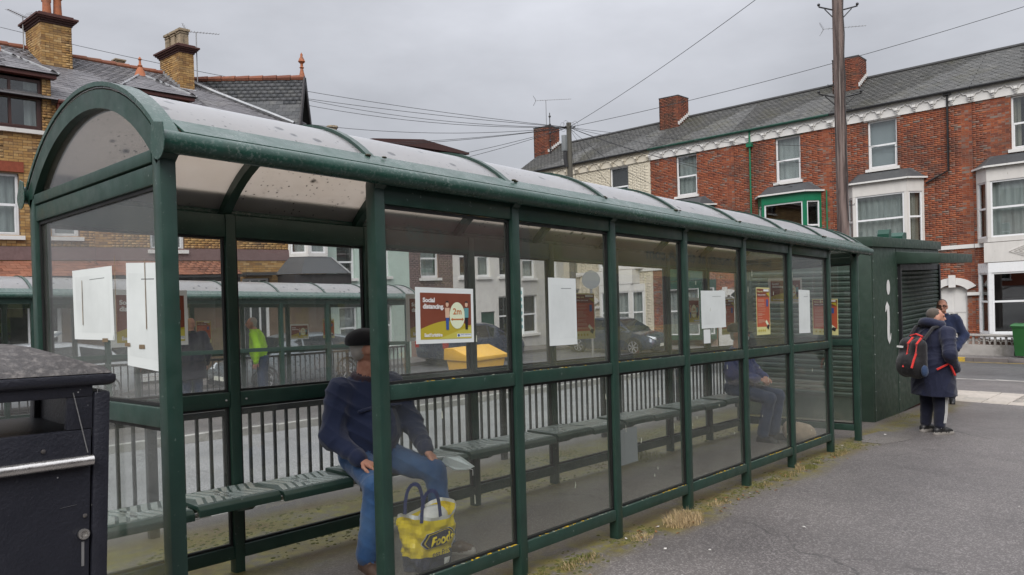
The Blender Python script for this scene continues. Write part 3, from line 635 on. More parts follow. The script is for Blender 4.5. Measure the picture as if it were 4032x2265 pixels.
# ------------------------------------------------------------------ posters and notices
def plane_frame(o, u, v, n):
    o, u, v, n = map(Vector, (o, u, v, n))
    return lambda a, b_, d=0.: tuple(o + u * a + v * b_ + n * d)
def put_text(key, fr, x, y, wdt, hgt, d, m, parent, name='lettering'):
    v, f, asp = TEXT[key]; b = MB(); b.add([fr(x + p[0] * wdt, y + p[1] * hgt, d) for p in v], f); return b.build(name, m, parent, flip=False)
def flat(fr, pts, d, m, parent, name): 
    b = MB(); b.poly([fr(*p, d) for p in pts]); return b.build(name, m, parent, flip=False)
def ell(cx, cy_, rx, ry, n=24, a0=0, a1=2 * math.pi): return [(cx + rx * math.cos(a0 + (a1 - a0) * i / n), cy_ + ry * math.sin(a0 + (a1 - a0) * i / n)) for i in range(n + (0 if a1 - a0 > 6.2 else 1))]
def poster_sheet(fr, w_, h_, parent, m='paper'):
    b = MB(); b.prism([fr(0, 0, 0), fr(w_, 0, 0), fr(w_, h_, 0), fr(0, h_, 0)], tuple(Vector(fr(0, 0, .0008)) - Vector(fr(0, 0, 0)))); return b.build('sheet', m, parent)
def social_poster(label, fr, w_, h_, far=False):
    t = thing('poster', label, 'poster', None); poster_sheet(fr, w_, h_, t)
    S = lambda x, y: (x * w_, y * h_)
    x0, x1, y0, y1 = .075, .955, .075, .905
    flat(fr, [S(x0, y0), S(x1, y0), S(x1, y1), S(x0, y1)], .0012, 'poster brown', t, 'print_panel')
    hill = [S(x0, y0), S(x1, y0), S(x1, .33)] + [S(x1 - (x1 - x0) * i / 20, .24 + .14 * math.sin(math.pi * (i / 20) ** .9 * .95) + .05 * (1 - i / 20)) for i in range(1, 21)]
    flat(fr, hill, .0016, 'poster ochre', t, 'hill_print')
    flat(fr, [S(.36, y0), S(x1, y0), S(x1, .30), S(.72, .22)], .0020, 'poster lime', t, 'field_print')
    flat(fr, ell(.70 * w_, .50 * h_, .135 * w_, .245 * h_), .0028, 'poster pale', t, 'oval_print')
    put_text('social', fr, .115 * w_, .735 * h_, .20 * w_, .085 * h_, .003, 'white print', t)
    put_text('dist', fr, .115 * w_, .595 * h_, .355 * w_, .115 * h_, .003, 'white print', t)
    put_text('2m', fr, .625 * w_, .52 * h_, .15 * w_, .115 * h_, .0036, 'poster orange', t)
    a = .43; b = MB()
    b.poly([fr(*S(.585, a), .0036), fr(*S(.615, a - .03), .0036), fr(*S(.615, a - .012), .0036), fr(*S(.785, a - .012), .0036), fr(*S(.785, a - .03), .0036), fr(*S(.815, a), .0036), fr(*S(.785, a + .03), .0036), fr(*S(.785, a + .012), .0036), fr(*S(.615, a + .012), .0036), fr(*S(.615, a + .03), .0036)]); b.build('arrow_print', 'poster orange', t, flip=False)
    put_text('ey', fr, .135 * w_, .12 * h_, .30 * w_, .065 * h_, .003, 'white print', t)
    flat(fr, [S(.69, .105), S(.95, .105), S(.95, .165), S(.69, .165)], .0026, 'paper', t, 'badge_print')
    put_text('er', fr, .755 * w_, .135 * h_, .185 * w_, .025 * h_, .0031, 'poster blue', t); flat(fr, ell(.72 * w_, .135 * h_, .02 * w_, .025 * h_, 12), .0031, 'poster blue', t, 'emblem_print')
    for cx, leg, top, hair in ((.525, 'poster blue', 'poster skin', 'poster black'), (.865, 'poster black', 'poster teal', 'poster black')):
        flat(fr, [S(cx - .022, .24), S(cx + .022, .24), S(cx + .028, .47), S(cx - .028, .47)], .0032, leg, t, 'figure_print')
        flat(fr, [S(cx - .035, .46), S(cx + .035, .46), S(cx + .04, .64), S(cx - .04, .64)], .0033, top, t, 'figure_print')
        flat(fr, ell(cx * w_, .705 * h_, .026 * w_, .05 * h_, 12), .0034, 'poster skin', t, 'figure_print'); flat(fr, ell(cx * w_, .735 * h_, .028 * w_, .032 * h_, 10, 0, math.pi), .0035, hair, t, 'figure_print')
    return t
def safe_poster(label, fr, w_, h_):
    t = thing('poster', label, 'poster', None); poster_sheet(fr, w_, h_, t, 'poster yellow'); S = lambda x, y: (x * w_, y * h_)
    flat(fr, [S(.03, .79), S(.97, .79), S(.97, .975), S(.03, .975)], .0012, 'poster brown', t, 'print_panel'); flat(fr, [S(.03, .17), S(.97, .17), S(.97, .79), S(.03, .79)], .0016, 'poster red', t, 'print_panel')
    put_text('stay', fr, .08 * w_, .89 * h_, .38 * w_, .045 * h_, .003, 'poster yellow', t); put_text('when', fr, .08 * w_, .82 * h_, .58 * w_, .045 * h_, .003, 'white print', t)
    flat(fr, [S(.52, .92), S(.92, .92), S(.92, .965), S(.52, .965)], .003, 'paper', t, 'badge_print')
    b = MB(); y = .74
    while y > .22:
        wd = .3 if int(y * 100) % 4 == 0 else random.uniform(.42, .55); b.poly([fr(*S(.1, y), .003), fr(*S(.1 + wd, y), .003), fr(*S(.1 + wd, y + .009), .003), fr(*S(.1, y + .009), .003)]); y -= random.choice((.022, .022, .045))
    b.build('text_lines', 'text faint', t, flip=False)
    flat(fr, [S(.72, .60), S(.85, .60), S(.85, .75), S(.72, .75)], .003, 'poster blue', t, 'phone_print')
    flat(fr, [S(.70, .885), S(.96, .80), S(.93, .90)], .0032, 'poster ochre', t, 'hand_print')
    flat(fr, [S(.62, .27), S(.70, .32), S(.93, .19), S(.85, .14)], .0034, 'poster pale', t, 'ticket_print'); flat(fr, [S(.72, .15), S(.88, .10), S(.93, .20), S(.80, .22)], .0036, 'poster black', t, 'bus_print')
    b = MB()
    for i in range(4): b.poly([fr(*q, .003) for q in ell((.14 + i * .15) * w_, .09 * h_, .045 * w_, .028 * h_, 10)])
    b.build('icon_print', 'poster ochre', t, flip=False); return t
def blank(label, fr, w_, h_, m='paper', cat='poster', name='poster'):
    t = thing(name, label, cat); poster_sheet(fr, w_, h_, t, m)
    if m == 'paper' and h_ > .2:        # faint show-through of the print on the other side, a small printed line
        flat(fr, [(.07 * w_, .1 * h_), (.92 * w_, .1 * h_), (.92 * w_, .9 * h_), (.07 * w_, .9 * h_)], .0011, 'paper shade', t, 'show_through')
        flat(fr, [(.45 * w_, .84 * h_), (.82 * w_, .845 * h_), (.82 * w_, .855 * h_), (.45 * w_, .85 * h_)], .0014, 'paper grey', t, 'small_print')
        flat(fr, [(w_, 0), (w_ - .03, .004), (w_ - .008, .03)], .004, 'paper', t, 'curled_corner')
    return t
def frX(x, y, z, roll=0.):      # sheet on the long sides, read from the street: u = +X
    o = TS(x, y, z); c, s = math.cos(roll), math.sin(roll); u = Vector((c, 0, SX * c + s)); v = Vector((-s, 0, c)); return plane_frame(o, u, v, (0, -1, 0))
def frE(x, y, z, roll=0.):      # sheet on the end walls, seen from -X: u = -Y
    o = TS(x, y, z); c, s = math.cos(roll), math.sin(roll); return plane_frame(o, (0, -c, s), (0, s, c), (-1, 0, 0))
YG = 3.1855; YBK = 4.7305
social_poster('brown and lime social distancing poster on the glass beside the seated man', frX(2.772, YG, 1.482, -.01), .448, .312)
blank('tall blank white sheet on the front glass above the grey sheet bay', frX(3.925, YG, 1.425), .30, .45)
blank('square blank white sheet taped on the front glass with a torn scrap below it', frX(5.998, YG, 1.488, .01), .452, .328)
safe_poster('red stay safe poster on the front glass above the man in the face mask', frX(7.098, YG, 1.40), .31, .462)
blank('narrow blank white sheet on the last front pane of the shelter', frX(8.148, YG, 1.388, -.01), .31, .466)
blank('dark grey sheet hanging low on the front glass near the ground', frX(4.70, 3.197, .505, .02), .265, .265, 'paper grey', 'notice', 'notice_sheet')
blank('torn white scrap of paper under the square blank sheet', frX(6.03, YG, 1.36), .12, .12, 'paper', 'paper', 'paper_scrap')
social_poster('social distancing poster on the back glass of the bay behind the litter bin', frX(1.78, YBK, 1.50), .46, .34)
social_poster('social distancing poster on the back glass half hidden behind the front poster', frX(4.02, YBK, 1.455), .50, .38)
safe_poster('red stay safe poster on the back glass beside the tall blank sheet', frX(6.25, YBK, 1.395), .34, .47)
social_poster('social distancing poster on the back glass beside the square blank sheet', frX(8.36, YBK, 1.50), .50, .33)
safe_poster('red stay safe poster on the back glass at the corner of the shelter', frX(9.46, YBK, 1.345), .38, .48)
social_poster('social distancing poster on the far end wall of the shelter', frE(9.968, 4.30, 1.75), .45, .33)
safe_poster('red stay safe poster on the far end wall by the kiosk', frE(9.968, 3.72, 1.325), .32, .46)
blank('wide blank white sheet on the end wall behind the litter bin', frE(1.425, 4.24, 1.56, .02), .50, .345)
blank('tall blank white sheet hanging on the end wall by the corner post', frE(1.425, 3.60, 1.44, -.03), .35, .46)
tp = thing('tape_strips', 'brown strips of old sticky tape across the sheets on the end wall', 'tape')
for (yy, zz, l, h_) in ((3.88, 1.545, .07, .02), (3.62, 1.525, .06, .018), (3.47, 1.515, .06, .02)): flat(frE(1.4215, yy, zz), [(0, 0), (l, .002), (l * .97, h_), (.003, h_ * .9)], 0, 'tape brown', tp, 'strip')
for (yy, zz, h_) in ((4.12, 1.63, .22), (3.71, 1.58, .36), (3.39, 1.60, .3)): flat(frE(1.4213, yy, zz), [(0, 0), (.008, .0), (.007, h_), (.001, h_)], 0, 'tape brown', tp, 'strip')
def frX2(x, y, z): return plane_frame(TS2(x, y, z), (1, 0, SX), (0, 0, 1), (0, -1, 0))
for i, (x, k) in enumerate(((7.55, 1), (9.75, 0), (10.65, 1))):
    l = ('red notice on the island shelter behind the person in navy', 'social distancing poster on the island shelter beside the hi vis jacket', 'red notice on the end pane of the island shelter')[i]
    (safe_poster if k else social_poster)(l, frX2(x, 15.57, 1.40), .32 if k else .5, .46 if k else .35)

# ------------------------------------------------------------------ pedestrian guard rails
def guardrail(label, x0, x1, y, base=0., h=.90, group='guard rail panels behind the shelter', dx=.115):
    t = thing('guard_rail', label, 'railing', group); g = lambda x: gzf(x, y) + base
    for z, nm in ((h, 'top_rail'), (.10, 'bottom_rail')):
        b = MB(); b.bar((x0, y, g(x0) + z), (x1, y, g(x1) + z), .05 if z > .5 else .035, .05 if z > .5 else .03); b.build(nm, 'black metal', t)
    for x in (x0, x1): b = MB(); b.box(x - .022, x + .022, y - .022, y + .022, g(x) - .02, g(x) + h + .03); b.build('post', 'black metal', t)
    n = int((x1 - x0) / dx)
    for i in range(1, n):
        x = x0 + (x1 - x0) * i / n; b = MB(); b.box(x - .011, x + .011, y - .011, y + .011, g(x) + .115, g(x) + h - .025); b.build('bar', 'black metal', t)
x = .55
for i in range(6): guardrail('black steel guard rail panel along the kerb behind the shelter bench', x, x + 1.97, 6.02); x += 2.0
x = 2.2
for i in range(6): guardrail('black steel guard rail panel on the far side of the island shelter', x, x + 1.97, 16.75, group='guard rail panels on the far island', dx=.14); x += 2.0

# ------------------------------------------------------------------ kiosk
kz = gzf(12.5, 3.5); kio = thing('kiosk', 'dark green flat roofed information kiosk with roller shutters and a white letter i', 'kiosk')
X0, X1, Y0, Y1, ZT = 11.72, 15.62, 3.52, 5.6, 2.05
b = MB(); b.box(X0, X1, Y0, Y1, kz - .02, ZT); b.build('wall', 'green kiosk', kio, .012)
b = MB(); b.box(X0 + .04, X1 - .04, Y0 + .04, Y1 - .04, kz - .4, kz - .022); b.build('plinth', 'sooty brick', kio)
b = MB(); b.box(X0 - .035, X1 + .035, Y0 - .035, Y1 + .035, ZT + .002, ZT + .15); r_ = b.build('roof', 'green kiosk', kio, .01)
for (x, y, sx, sy, h) in ((13.9, 3.95, .075, .09, .19), (14.9, 4.0, .13, .1, .17)):
    b = MB(); b.prism([(x - sx, y - sy, ZT + .152), (x + sx, y - sy, ZT + .152), (x + sx, y - sy, ZT + .152 + h), (x - sx * .3, y - sy, ZT + .152 + h), (x - sx, y - sy, ZT + .152 + h * .6)], (0, 2 * sy, 0)); b.build('vent', 'dark green paint', r_)
b = MB(); b.prism([(12.95, Y0 - .002, 1.99), (12.95, 2.90, 1.945), (12.95, 2.90, 1.80), (12.95, Y0 - .002, 1.80)], (2.2, 0, 0)); b.build('canopy', 'green kiosk', kio, .01)
b = MB(); b.box(13.0, 13.06, Y0 - .05, Y0 - .002, .38, 1.79); b.box(15.43, 15.5, Y0 - .05, Y0 - .002, .38, 1.79); b.box(13.061, 15.429, Y0 - .03, Y0 - .002, 1.70, 1.79); b.build('shutter_frame', 'black metal', kio)
sh = part('shutter', kio)
for i in range(18):
    z = .40 + i * .072; b = MB(); b.prism([(13.064, Y0 - .006, z), (13.064, Y0 - .026, z + .012), (13.064, Y0 - .030, z + .045), (13.064, Y0 - .006, z + .068)], (2.362, 0, 0)); b.build('slat', 'green kiosk', sh)
sh = part('shutter', kio)
for i in range(24):
    z = -.15 + i * .078; b = MB(); b.prism([(X0 - .006, 3.8, z), (X0 - .026, 3.8, z + .012), (X0 - .030, 3.8, z + .047), (X0 - .006, 3.8, z + .074)], (0, 1.5, 0)); b.build('slat', 'green kiosk', sh)
fk = plane_frame((12.18, Y0 - .003, kz), (1, 0, 0), (0, 0, 1), (0, -1, 0))
flat(fk, ell(.32, 1.965, .085, .115, 24), .004, 'white print', kio, 'letter_dot')
st = []; wd = []
for (cx, cy_, r_) in ((.16, 1.60, .015), (.19, 1.66, .04), (.24, 1.70, .055), (.29, 1.66, .06), (.30, 1.50, .062), (.285, 1.30, .062), (.29, 1.20, .058), (.33, 1.15, .05), (.38, 1.19, .03), (.41, 1.26, .012)): st.append((cx, cy_)); wd.append(r_)
lft = []; rgt = []
for i, (p, r_) in enumerate(zip(st, wd)):
    a = Vector(st[min(i + 1, len(st) - 1)]) - Vector(st[max(i - 1, 0)]); a.normalize(); nrm = Vector((-a.y, a.x)); lft.append(tuple(Vector(p) + nrm * r_)); rgt.append(tuple(Vector(p) - nrm * r_))
b = MB()
for i in range(len(lft) - 1): b.poly([fk(*lft[i], .004), fk(*lft[i + 1], .004), fk(*rgt[i + 1], .004), fk(*rgt[i], .004)])
b.build('letter_stem', 'white print', kio, flip=False)
for xs_ in (X0 + .06, 12.97):
    b = MB(); b.box(xs_ - .02, xs_ + .02, Y0 - .008, Y0 + .002, kz + .02, ZT - .005); b.build('cover_strip', 'green kiosk', kio)
    b = MB()
    for q in range(9): b.ball((xs_, Y0 - .009, kz + .2 + q * .27), .008, 6, 4)
    b.build('rivets', 'pale sheen green', kio, kind='stuff')
put_text('us', plane_frame((13.25, Y0 - .004, .10), (1, 0, 0), (0, 0, 1), (0, -1, 0)), 0, 0, .42, .2, .002, 'galvanised', kio)

# ------------------------------------------------------------------ litter bin in the foreground
lb = thing('litter_bin', 'black steel litter bin housing with open slot and chrome bar', 'litter bin')
bt = R(-2.6); BO = Vector((.27, 2.6, gzf(.6, 2.6)))
def TB(x, y, z):   # leans with the slope it stands on
    return (BO.x + x * math.cos(bt) - z * math.sin(bt) * -1 * -1, BO.y + y, BO.z + z * math.cos(bt) + x * math.sin(bt))
def TB(x, y, z): return (BO.x + x * math.cos(bt) - z * math.sin(bt), BO.y + y, BO.z + x * math.sin(bt) + z * math.cos(bt))
BW, BD, BH = .64, .62, 1.50
def bb(name, boxes, m, par, bev=.006):
    b = MB(TB)
    for q in boxes: b.box(*q)
    return b.build(name, m, par, bev)
bb('frame', [(0, .05, 0, .05, .03, BH - .06), (BW - .05, BW, 0, .05, .03, BH - .06), (0, .05, BD - .05, BD, .03, BH - .06), (BW - .05, BW, BD - .05, BD, .03, BH - .06)], 'bin paint', lb, .012)
sz0, sz1, sx1 = 1.325, 1.425, .515
bb('top_panel', [(.052, BW - .052, .006, .03, sz1 + .0, BH - .02)], 'bin paint', lb, .004)
bb('slot_cheek', [(sx1, BW - .052, .006, .03, sz0, sz1 - .001)], 'bin paint', lb, .002)
bb('slot_cheek', [(.052, BW - .052 - .45, .006, .03, sz0, sz1 - .001)], 'bin paint', lb, .002)
d_ = bb('door', [(.055, BW - .055, .004, .028, .06, sz0 - .002)], 'bin paint', lb, .004)
b = MB(TB); b.tube([(.06, -.012, 1.228), (BW - .055, -.012, 1.228)], .0165, 12); b.build('bar', 'steel bar', d_, smooth=True)
b = MB(TB); b.lathe((0, 0, 0), [(.001, 0), (.0165, 0), (.0165, .01), (.011, .01), (.011, .002), (.001, .002)], 14); lk = b
lk.v = [TB(.565 + (v[0] - BO.x), .002 - (v[2] - BO.z), 1.0 + (v[1] - BO.y)) for v in lk.v]; lk.build('lock', 'steel bar', d_, smooth=True)
b = MB(TB)
for (xa, za, xb, zb, w_) in ((.53, 1.44, .575, 1.25, .0016), (.565, .975, .566, .90, .004), (.60, 1.45, .612, 1.2, .0012), (.47, .8, .52, .82, .0012), (.34, .95, .36, .70, .0012), (.50, 1.09, .545, 1.094, .0015)):
    b.prism([(xa - w_, .0035, za), (xa + w_, .0035, za), (xb + w_, .0035, zb), (xb - w_, .0035, zb)], (0, -.0012, 0))
b.build('scratch', 'galvanised', d_, kind='stuff')
b = MB(TB)
for (x, z) in ((.57, 1.055), (.45, 1.27), (.30, 1.275), (.43, .86)): b.ball((x, .002, z), (.007, .005, .007), 8, 5)
b.build('rivet', 'bin lid', d_, smooth=True)
bb('back_panel', [(.052, BW - .052, BD - .03, BD - .006, .06, 1.30)], 'bin paint', lb, .003); bb('side_panel', [(BW - .03, BW - .006, .052, BD - .052, .06, BH - .06)], 'bin paint', lb, .003); bb('side_panel', [(.006, .03, .052, BD - .052, .06, BH - .06)], 'bin paint', lb, .003)
bb('floor_panel', [(.03, BW - .03, .03, BD - .03, 1.28, 1.30)], 'bin paint', lb, .002)
b = MB(TB); o_ = .012
secs = [[(x, y, z) for x, y in ((-i, -i), (BW + i, -i), (BW + i, BD + i), (-i, BD + i))] for i, z in ((o_ - .014, BH - .042), (o_, BH - .034), (o_, BH - .006))]
b.loft(secs); ld = b.build('lid', 'bin paint', lb, .008)
b = MB(TB); secs = [[(x, y, z) for x, y in ((-i, -i), (BW + i, -i), (BW + i, BD + i), (-i, BD + i))] for i, z in ((o_ - .003, BH - .005), (-.01, BH + .012), (-.18, BH + .078), (-.26, BH + .083))]
b.loft(secs); b.build('lid_top', 'bin lid', ld, .01)
# ------------------------------------------------------------------ building kit: T(u, d, z) with u along the wall, d outwards
def axes(T, u, d, z):
    o = np.array(T(u, d, z)); return o, np.array(T(u + 1, d, z)) - o, np.array(T(u, d + 1, z)) - o, np.array(T(u, d, z + 1)) - o
def brick_courses(T, u0, u1, z0, z1, openings=(), bl=.225, ch=.075, proud=.007, d0=0., joint=.010):
    C = []; A = []; o, eu, ed, ez = axes(T, 0, 0, 0); n = int(round((z1 - z0) / ch))
    for i in range(n):
        za, zb = z0 + i * ch, z0 + (i + 1) * ch - joint; zm = (za + zb) / 2
        cuts = sorted((a, b) for a, b, c, e in openings if c < zm < e)
        spans = []; s = u0
        for a, b in cuts:
            if a > s: spans.append((s, min(a, u1)))
            s = max(s, b)
        if s < u1: spans.append((s, u1))
        step = bl if i % 4 else bl / 2; off = (i % 2) * step / 2
        for a, b in spans:
            k = math.floor((a - u0 - off) / step); x = u0 + off + k * step
            while x < b:
                p, q = max(x, a), min(x + step - joint, b); x += step
                if q - p < .035: continue
                pr = proud + random.uniform(-.003, .004); um = (p + q) / 2
                C.append(o + eu * um + ed * (d0 + pr - .02) + ez * zm); A.append([eu * (q - p) / 2, ed * .02, ez * (zb - za) / 2])
    return C, A
def wall(parent, T, u0, u1, z0, z1, ops, m, thick=.28, name='wall'):
    us = sorted({u0, u1, *[v for a in ops for v in a[:2] if u0 < v < u1]}); zs = sorted({z0, z1, *[v for a in ops for v in a[2:4] if z0 < v < z1]})
    b = MB(T)
    for a, c in zip(us, us[1:]):
        for e, g in zip(zs, zs[1:]):
            um, zm = (a + c) / 2, (e + g) / 2
            if any(q[0] < um < q[1] and q[2] < zm < q[3] for q in ops): continue
            b.quad((a, 0, e), (c, 0, e), (c, 0, g), (a, 0, g))
    for q in ops:
        a, c, e, g = q[:4]
        b.quad((a, 0, e), (a, -thick, e), (a, -thick, g), (a, 0, g)); b.quad((c, 0, e), (c, -thick, e), (c, -thick, g), (c, 0, g)); b.quad((a, 0, g), (a, -thick, g), (c, -thick, g), (c, 0, g)); b.quad((a, 0, e), (a, -thick, e), (c, -thick, e), (c, 0, e))
    return b.build(name, m, parent, flip=False)
def curtain(T, u0, u1, z0, z1, d, m, parent, amp=.018):
    if m == 'sky tint sheet': amp = .0  # pale flat sheet, not a curtain: sky reflection put into its colour
    b = MB(T); n = max(8, int((u1 - u0) / .045)); ph = random.uniform(0, 6)
    pts = [(u0 + (u1 - u0) * i / n, d + amp * math.sin(i * 1.3 + ph) + amp * .5 * math.sin(i * .57)) for i in range(n + 1)]
    for p, q in zip(pts, pts[1:]): b.quad((p[0], p[1], z0), (q[0], q[1], z0), (q[0], q[1], z1), (p[0], p[1], z1))
    return b.build('curtain', m, parent, flip=False)
def window(parent, T, u0, u1, z0, z1, fm='white upvc', split=.5, cur='net curtain', sill='white paint', d=-.09, fw=.06, mull=(), sash=True, cov=1.0):
    b = MB(T); zt = z0 + (z1 - z0) * split
    for q in ((u0, u0 + fw, z0, z1), (u1 - fw, u1, z0, z1), (u0 + fw, u1 - fw, z0, z0 + fw), (u0 + fw, u1 - fw, z1 - fw, z1)): b.box(q[0], q[1], d - .06, d, q[2], q[3])
    if split: b.box(u0 + fw, u1 - fw, d - .055, d + .012, zt - fw * .55, zt + fw * .55)
    for mu_ in mull: um = u0 + (u1 - u0) * mu_; b.box(um - fw * .45, um + fw * .45, d - .058, d - .002, z0 + fw, z1 - fw)
    if sash and split: s = fw * .6; b.box(u0 + fw, u0 + fw + s, d - .05, d + .008, z0 + fw, zt - fw * .55); b.box(u1 - fw - s, u1 - fw, d - .05, d + .008, z0 + fw, zt - fw * .55); b.box(u0 + fw + s, u1 - fw - s, d - .05, d + .008, z0 + fw, z0 + fw + s)
    w_ = b.build('window', fm, parent)
    edges = [u0 + fw] + [u0 + (u1 - u0) * q for q in mull] + [u1 - fw]
    for a, c in zip(edges, edges[1:]):
        for e, g in ((z0 + fw, zt), (zt, z1 - fw)) if split else ((z0 + fw, z1 - fw),):
            b = MB(T); b.box(a, c, d - .036, d - .030, e, g); b.build('pane', 'window glass', w_)
    if cur:
        if cov >= 1: curtain(T, u0 + .03, u1 - .03, z0 + .03, z1 - .03, d - .16, cur, w_)
        else:
            h = (u1 - u0) * cov / 2; curtain(T, u0 + .03, u0 + h, z0 + .03, z1 - .03, d - .16, cur, w_); curtain(T, u1 - h, u1 - .03, z0 + .03, z1 - .03, d - .16, cur, w_)
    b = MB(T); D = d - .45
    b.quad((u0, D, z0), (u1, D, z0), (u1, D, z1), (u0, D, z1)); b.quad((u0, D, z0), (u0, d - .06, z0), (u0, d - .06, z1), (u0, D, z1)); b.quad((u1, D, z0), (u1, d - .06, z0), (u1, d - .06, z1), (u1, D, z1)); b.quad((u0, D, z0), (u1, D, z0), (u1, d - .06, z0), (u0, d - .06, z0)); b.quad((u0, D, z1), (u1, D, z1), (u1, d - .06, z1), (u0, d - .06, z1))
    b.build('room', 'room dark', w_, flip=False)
    if sill: b = MB(T); b.box(u0 - .09, u1 + .09, d - .06, .10, z0 - .11, z0 - .002); b.build('sill', sill, w_)
    return w_
def slates(parent, P, L, H, m, sw=.25, ex=.195, singles=0, clip=None, name='slate', vis=None):
    """P(s, h) -> point on the roof slope, s along the eaves, h up the slope; normal from its axes"""
    o = np.array(P(0, 0)); es = np.array(P(1, 0)) - o; eh = np.array(P(0, 1)) - o; nn = np.cross(es, eh); nn /= np.linalg.norm(nn)
    if nn[2] < 0: nn = -nn
    C = []; A = []; n = int(H / ex)
    for j in range(n + 1):
        h0 = j * ex; h1 = min(h0 + ex * 1.25, H + .02); s = -(sw / 2) * (j % 2)
        while s < L:
            a, c = max(s, 0) + .003, min(s + sw, L) - .003; s += sw
            if c - a < .04: continue
            if clip is not None and not clip((a + c) / 2, (h0 + h1) / 2): continue
            lift = random.uniform(-.002, .004)
            ce = o + es * (a + c) / 2 + eh * ((h0 + h1) / 2 + random.uniform(-.006, .006)) + nn * (.016 + lift)
            ev = eh * (h1 - h0) / 2 - nn * .007; A.append([es * (c - a) / 2, ev, nn * .005]); C.append(ce)
    pieces(name, parent, C, A, m, singles, vis)
def chimney(parent, x0, x1, y0, y1, z0, z1, m, mm='dark mortar', singles=60, cap=True, capm='sooty brick', pots=(), potm='terracotta', poth=.55, square=False):
    b = MB(); b.box(x0, x1, y0, y1, z0 - 1.0, z1); st_ = b.build('chimney', mm, parent); C = []; A = []
    for T, a, c in ((lambda u, d, z: (u, y0 - d, z), x0, x1), (lambda u, d, z: (x0 - d, u, z), y0, y1), (lambda u, d, z: (x1 + d, u, z), y0, y1), (lambda u, d, z: (u, y1 + d, z), x0, x1)):
        q, r_ = brick_courses(T, a, c, z0 - .6, z1 - .01, proud=.009, d0=0); C += q; A += r_
    pieces('brick', st_, C, A, m, singles)
    if cap:
        b = MB()
        for i, (e, h0, h1) in enumerate(((.035, 0, .06), (.075, .062, .12), (.13, .122, .17), (.17, .172, .23), (.06, .232, .30))): b.box(x0 - e, x1 + e, y0 - e, y1 + e, z1 + h0, z1 + h1)
        b.build('corbel', capm, st_); zt = z1 + .30
    else:
        b = MB(); b.box(x0 - .02, x1 + .02, y0 - .02, y1 + .02, z1, z1 + .05); b.build('capping', 'slate bed', st_); zt = z1 + .05
    for (px, py) in pots:
        b = MB()
        if square:
            for e, h0, h1 in ((.145, 0, poth * .72), (.165, poth * .72, poth * .78), (.15, poth * .78, poth * .86), (.19, poth * .86, poth)): b.box(px - e, px + e, py - e, py + e, zt + h0, zt + h1 - .002)
        else: b.lathe((px, py, zt), [(.13, 0), (.115, poth * .5), (.11, poth * .82), (.14, poth * .86), (.14, poth), (.09, poth), (.09, poth - .1)], 14)
        b.build('chimney_pot', potm, st_, smooth=not square)
    return st_
def flash(parent, pts, m='lead', r=.02):
    b = MB(); b.tube(pts, r, 4); return b.build('flashing', m, parent)
def face_frame(T, a, c):
    """frame on a canted bay face between plan points a=(u,d) and c"""
    L = math.dist(a, c); e = ((c[0] - a[0]) / L, (c[1] - a[1]) / L); n = (-e[1], e[0])
    if n[1] < 0 or (abs(n[1]) < 1e-6): n = (-n[0], -n[1])
    return (lambda u, d, z: T(a[0] + e[0] * u + n[0] * d, a[1] + e[1] * u + n[1] * d, z)), L
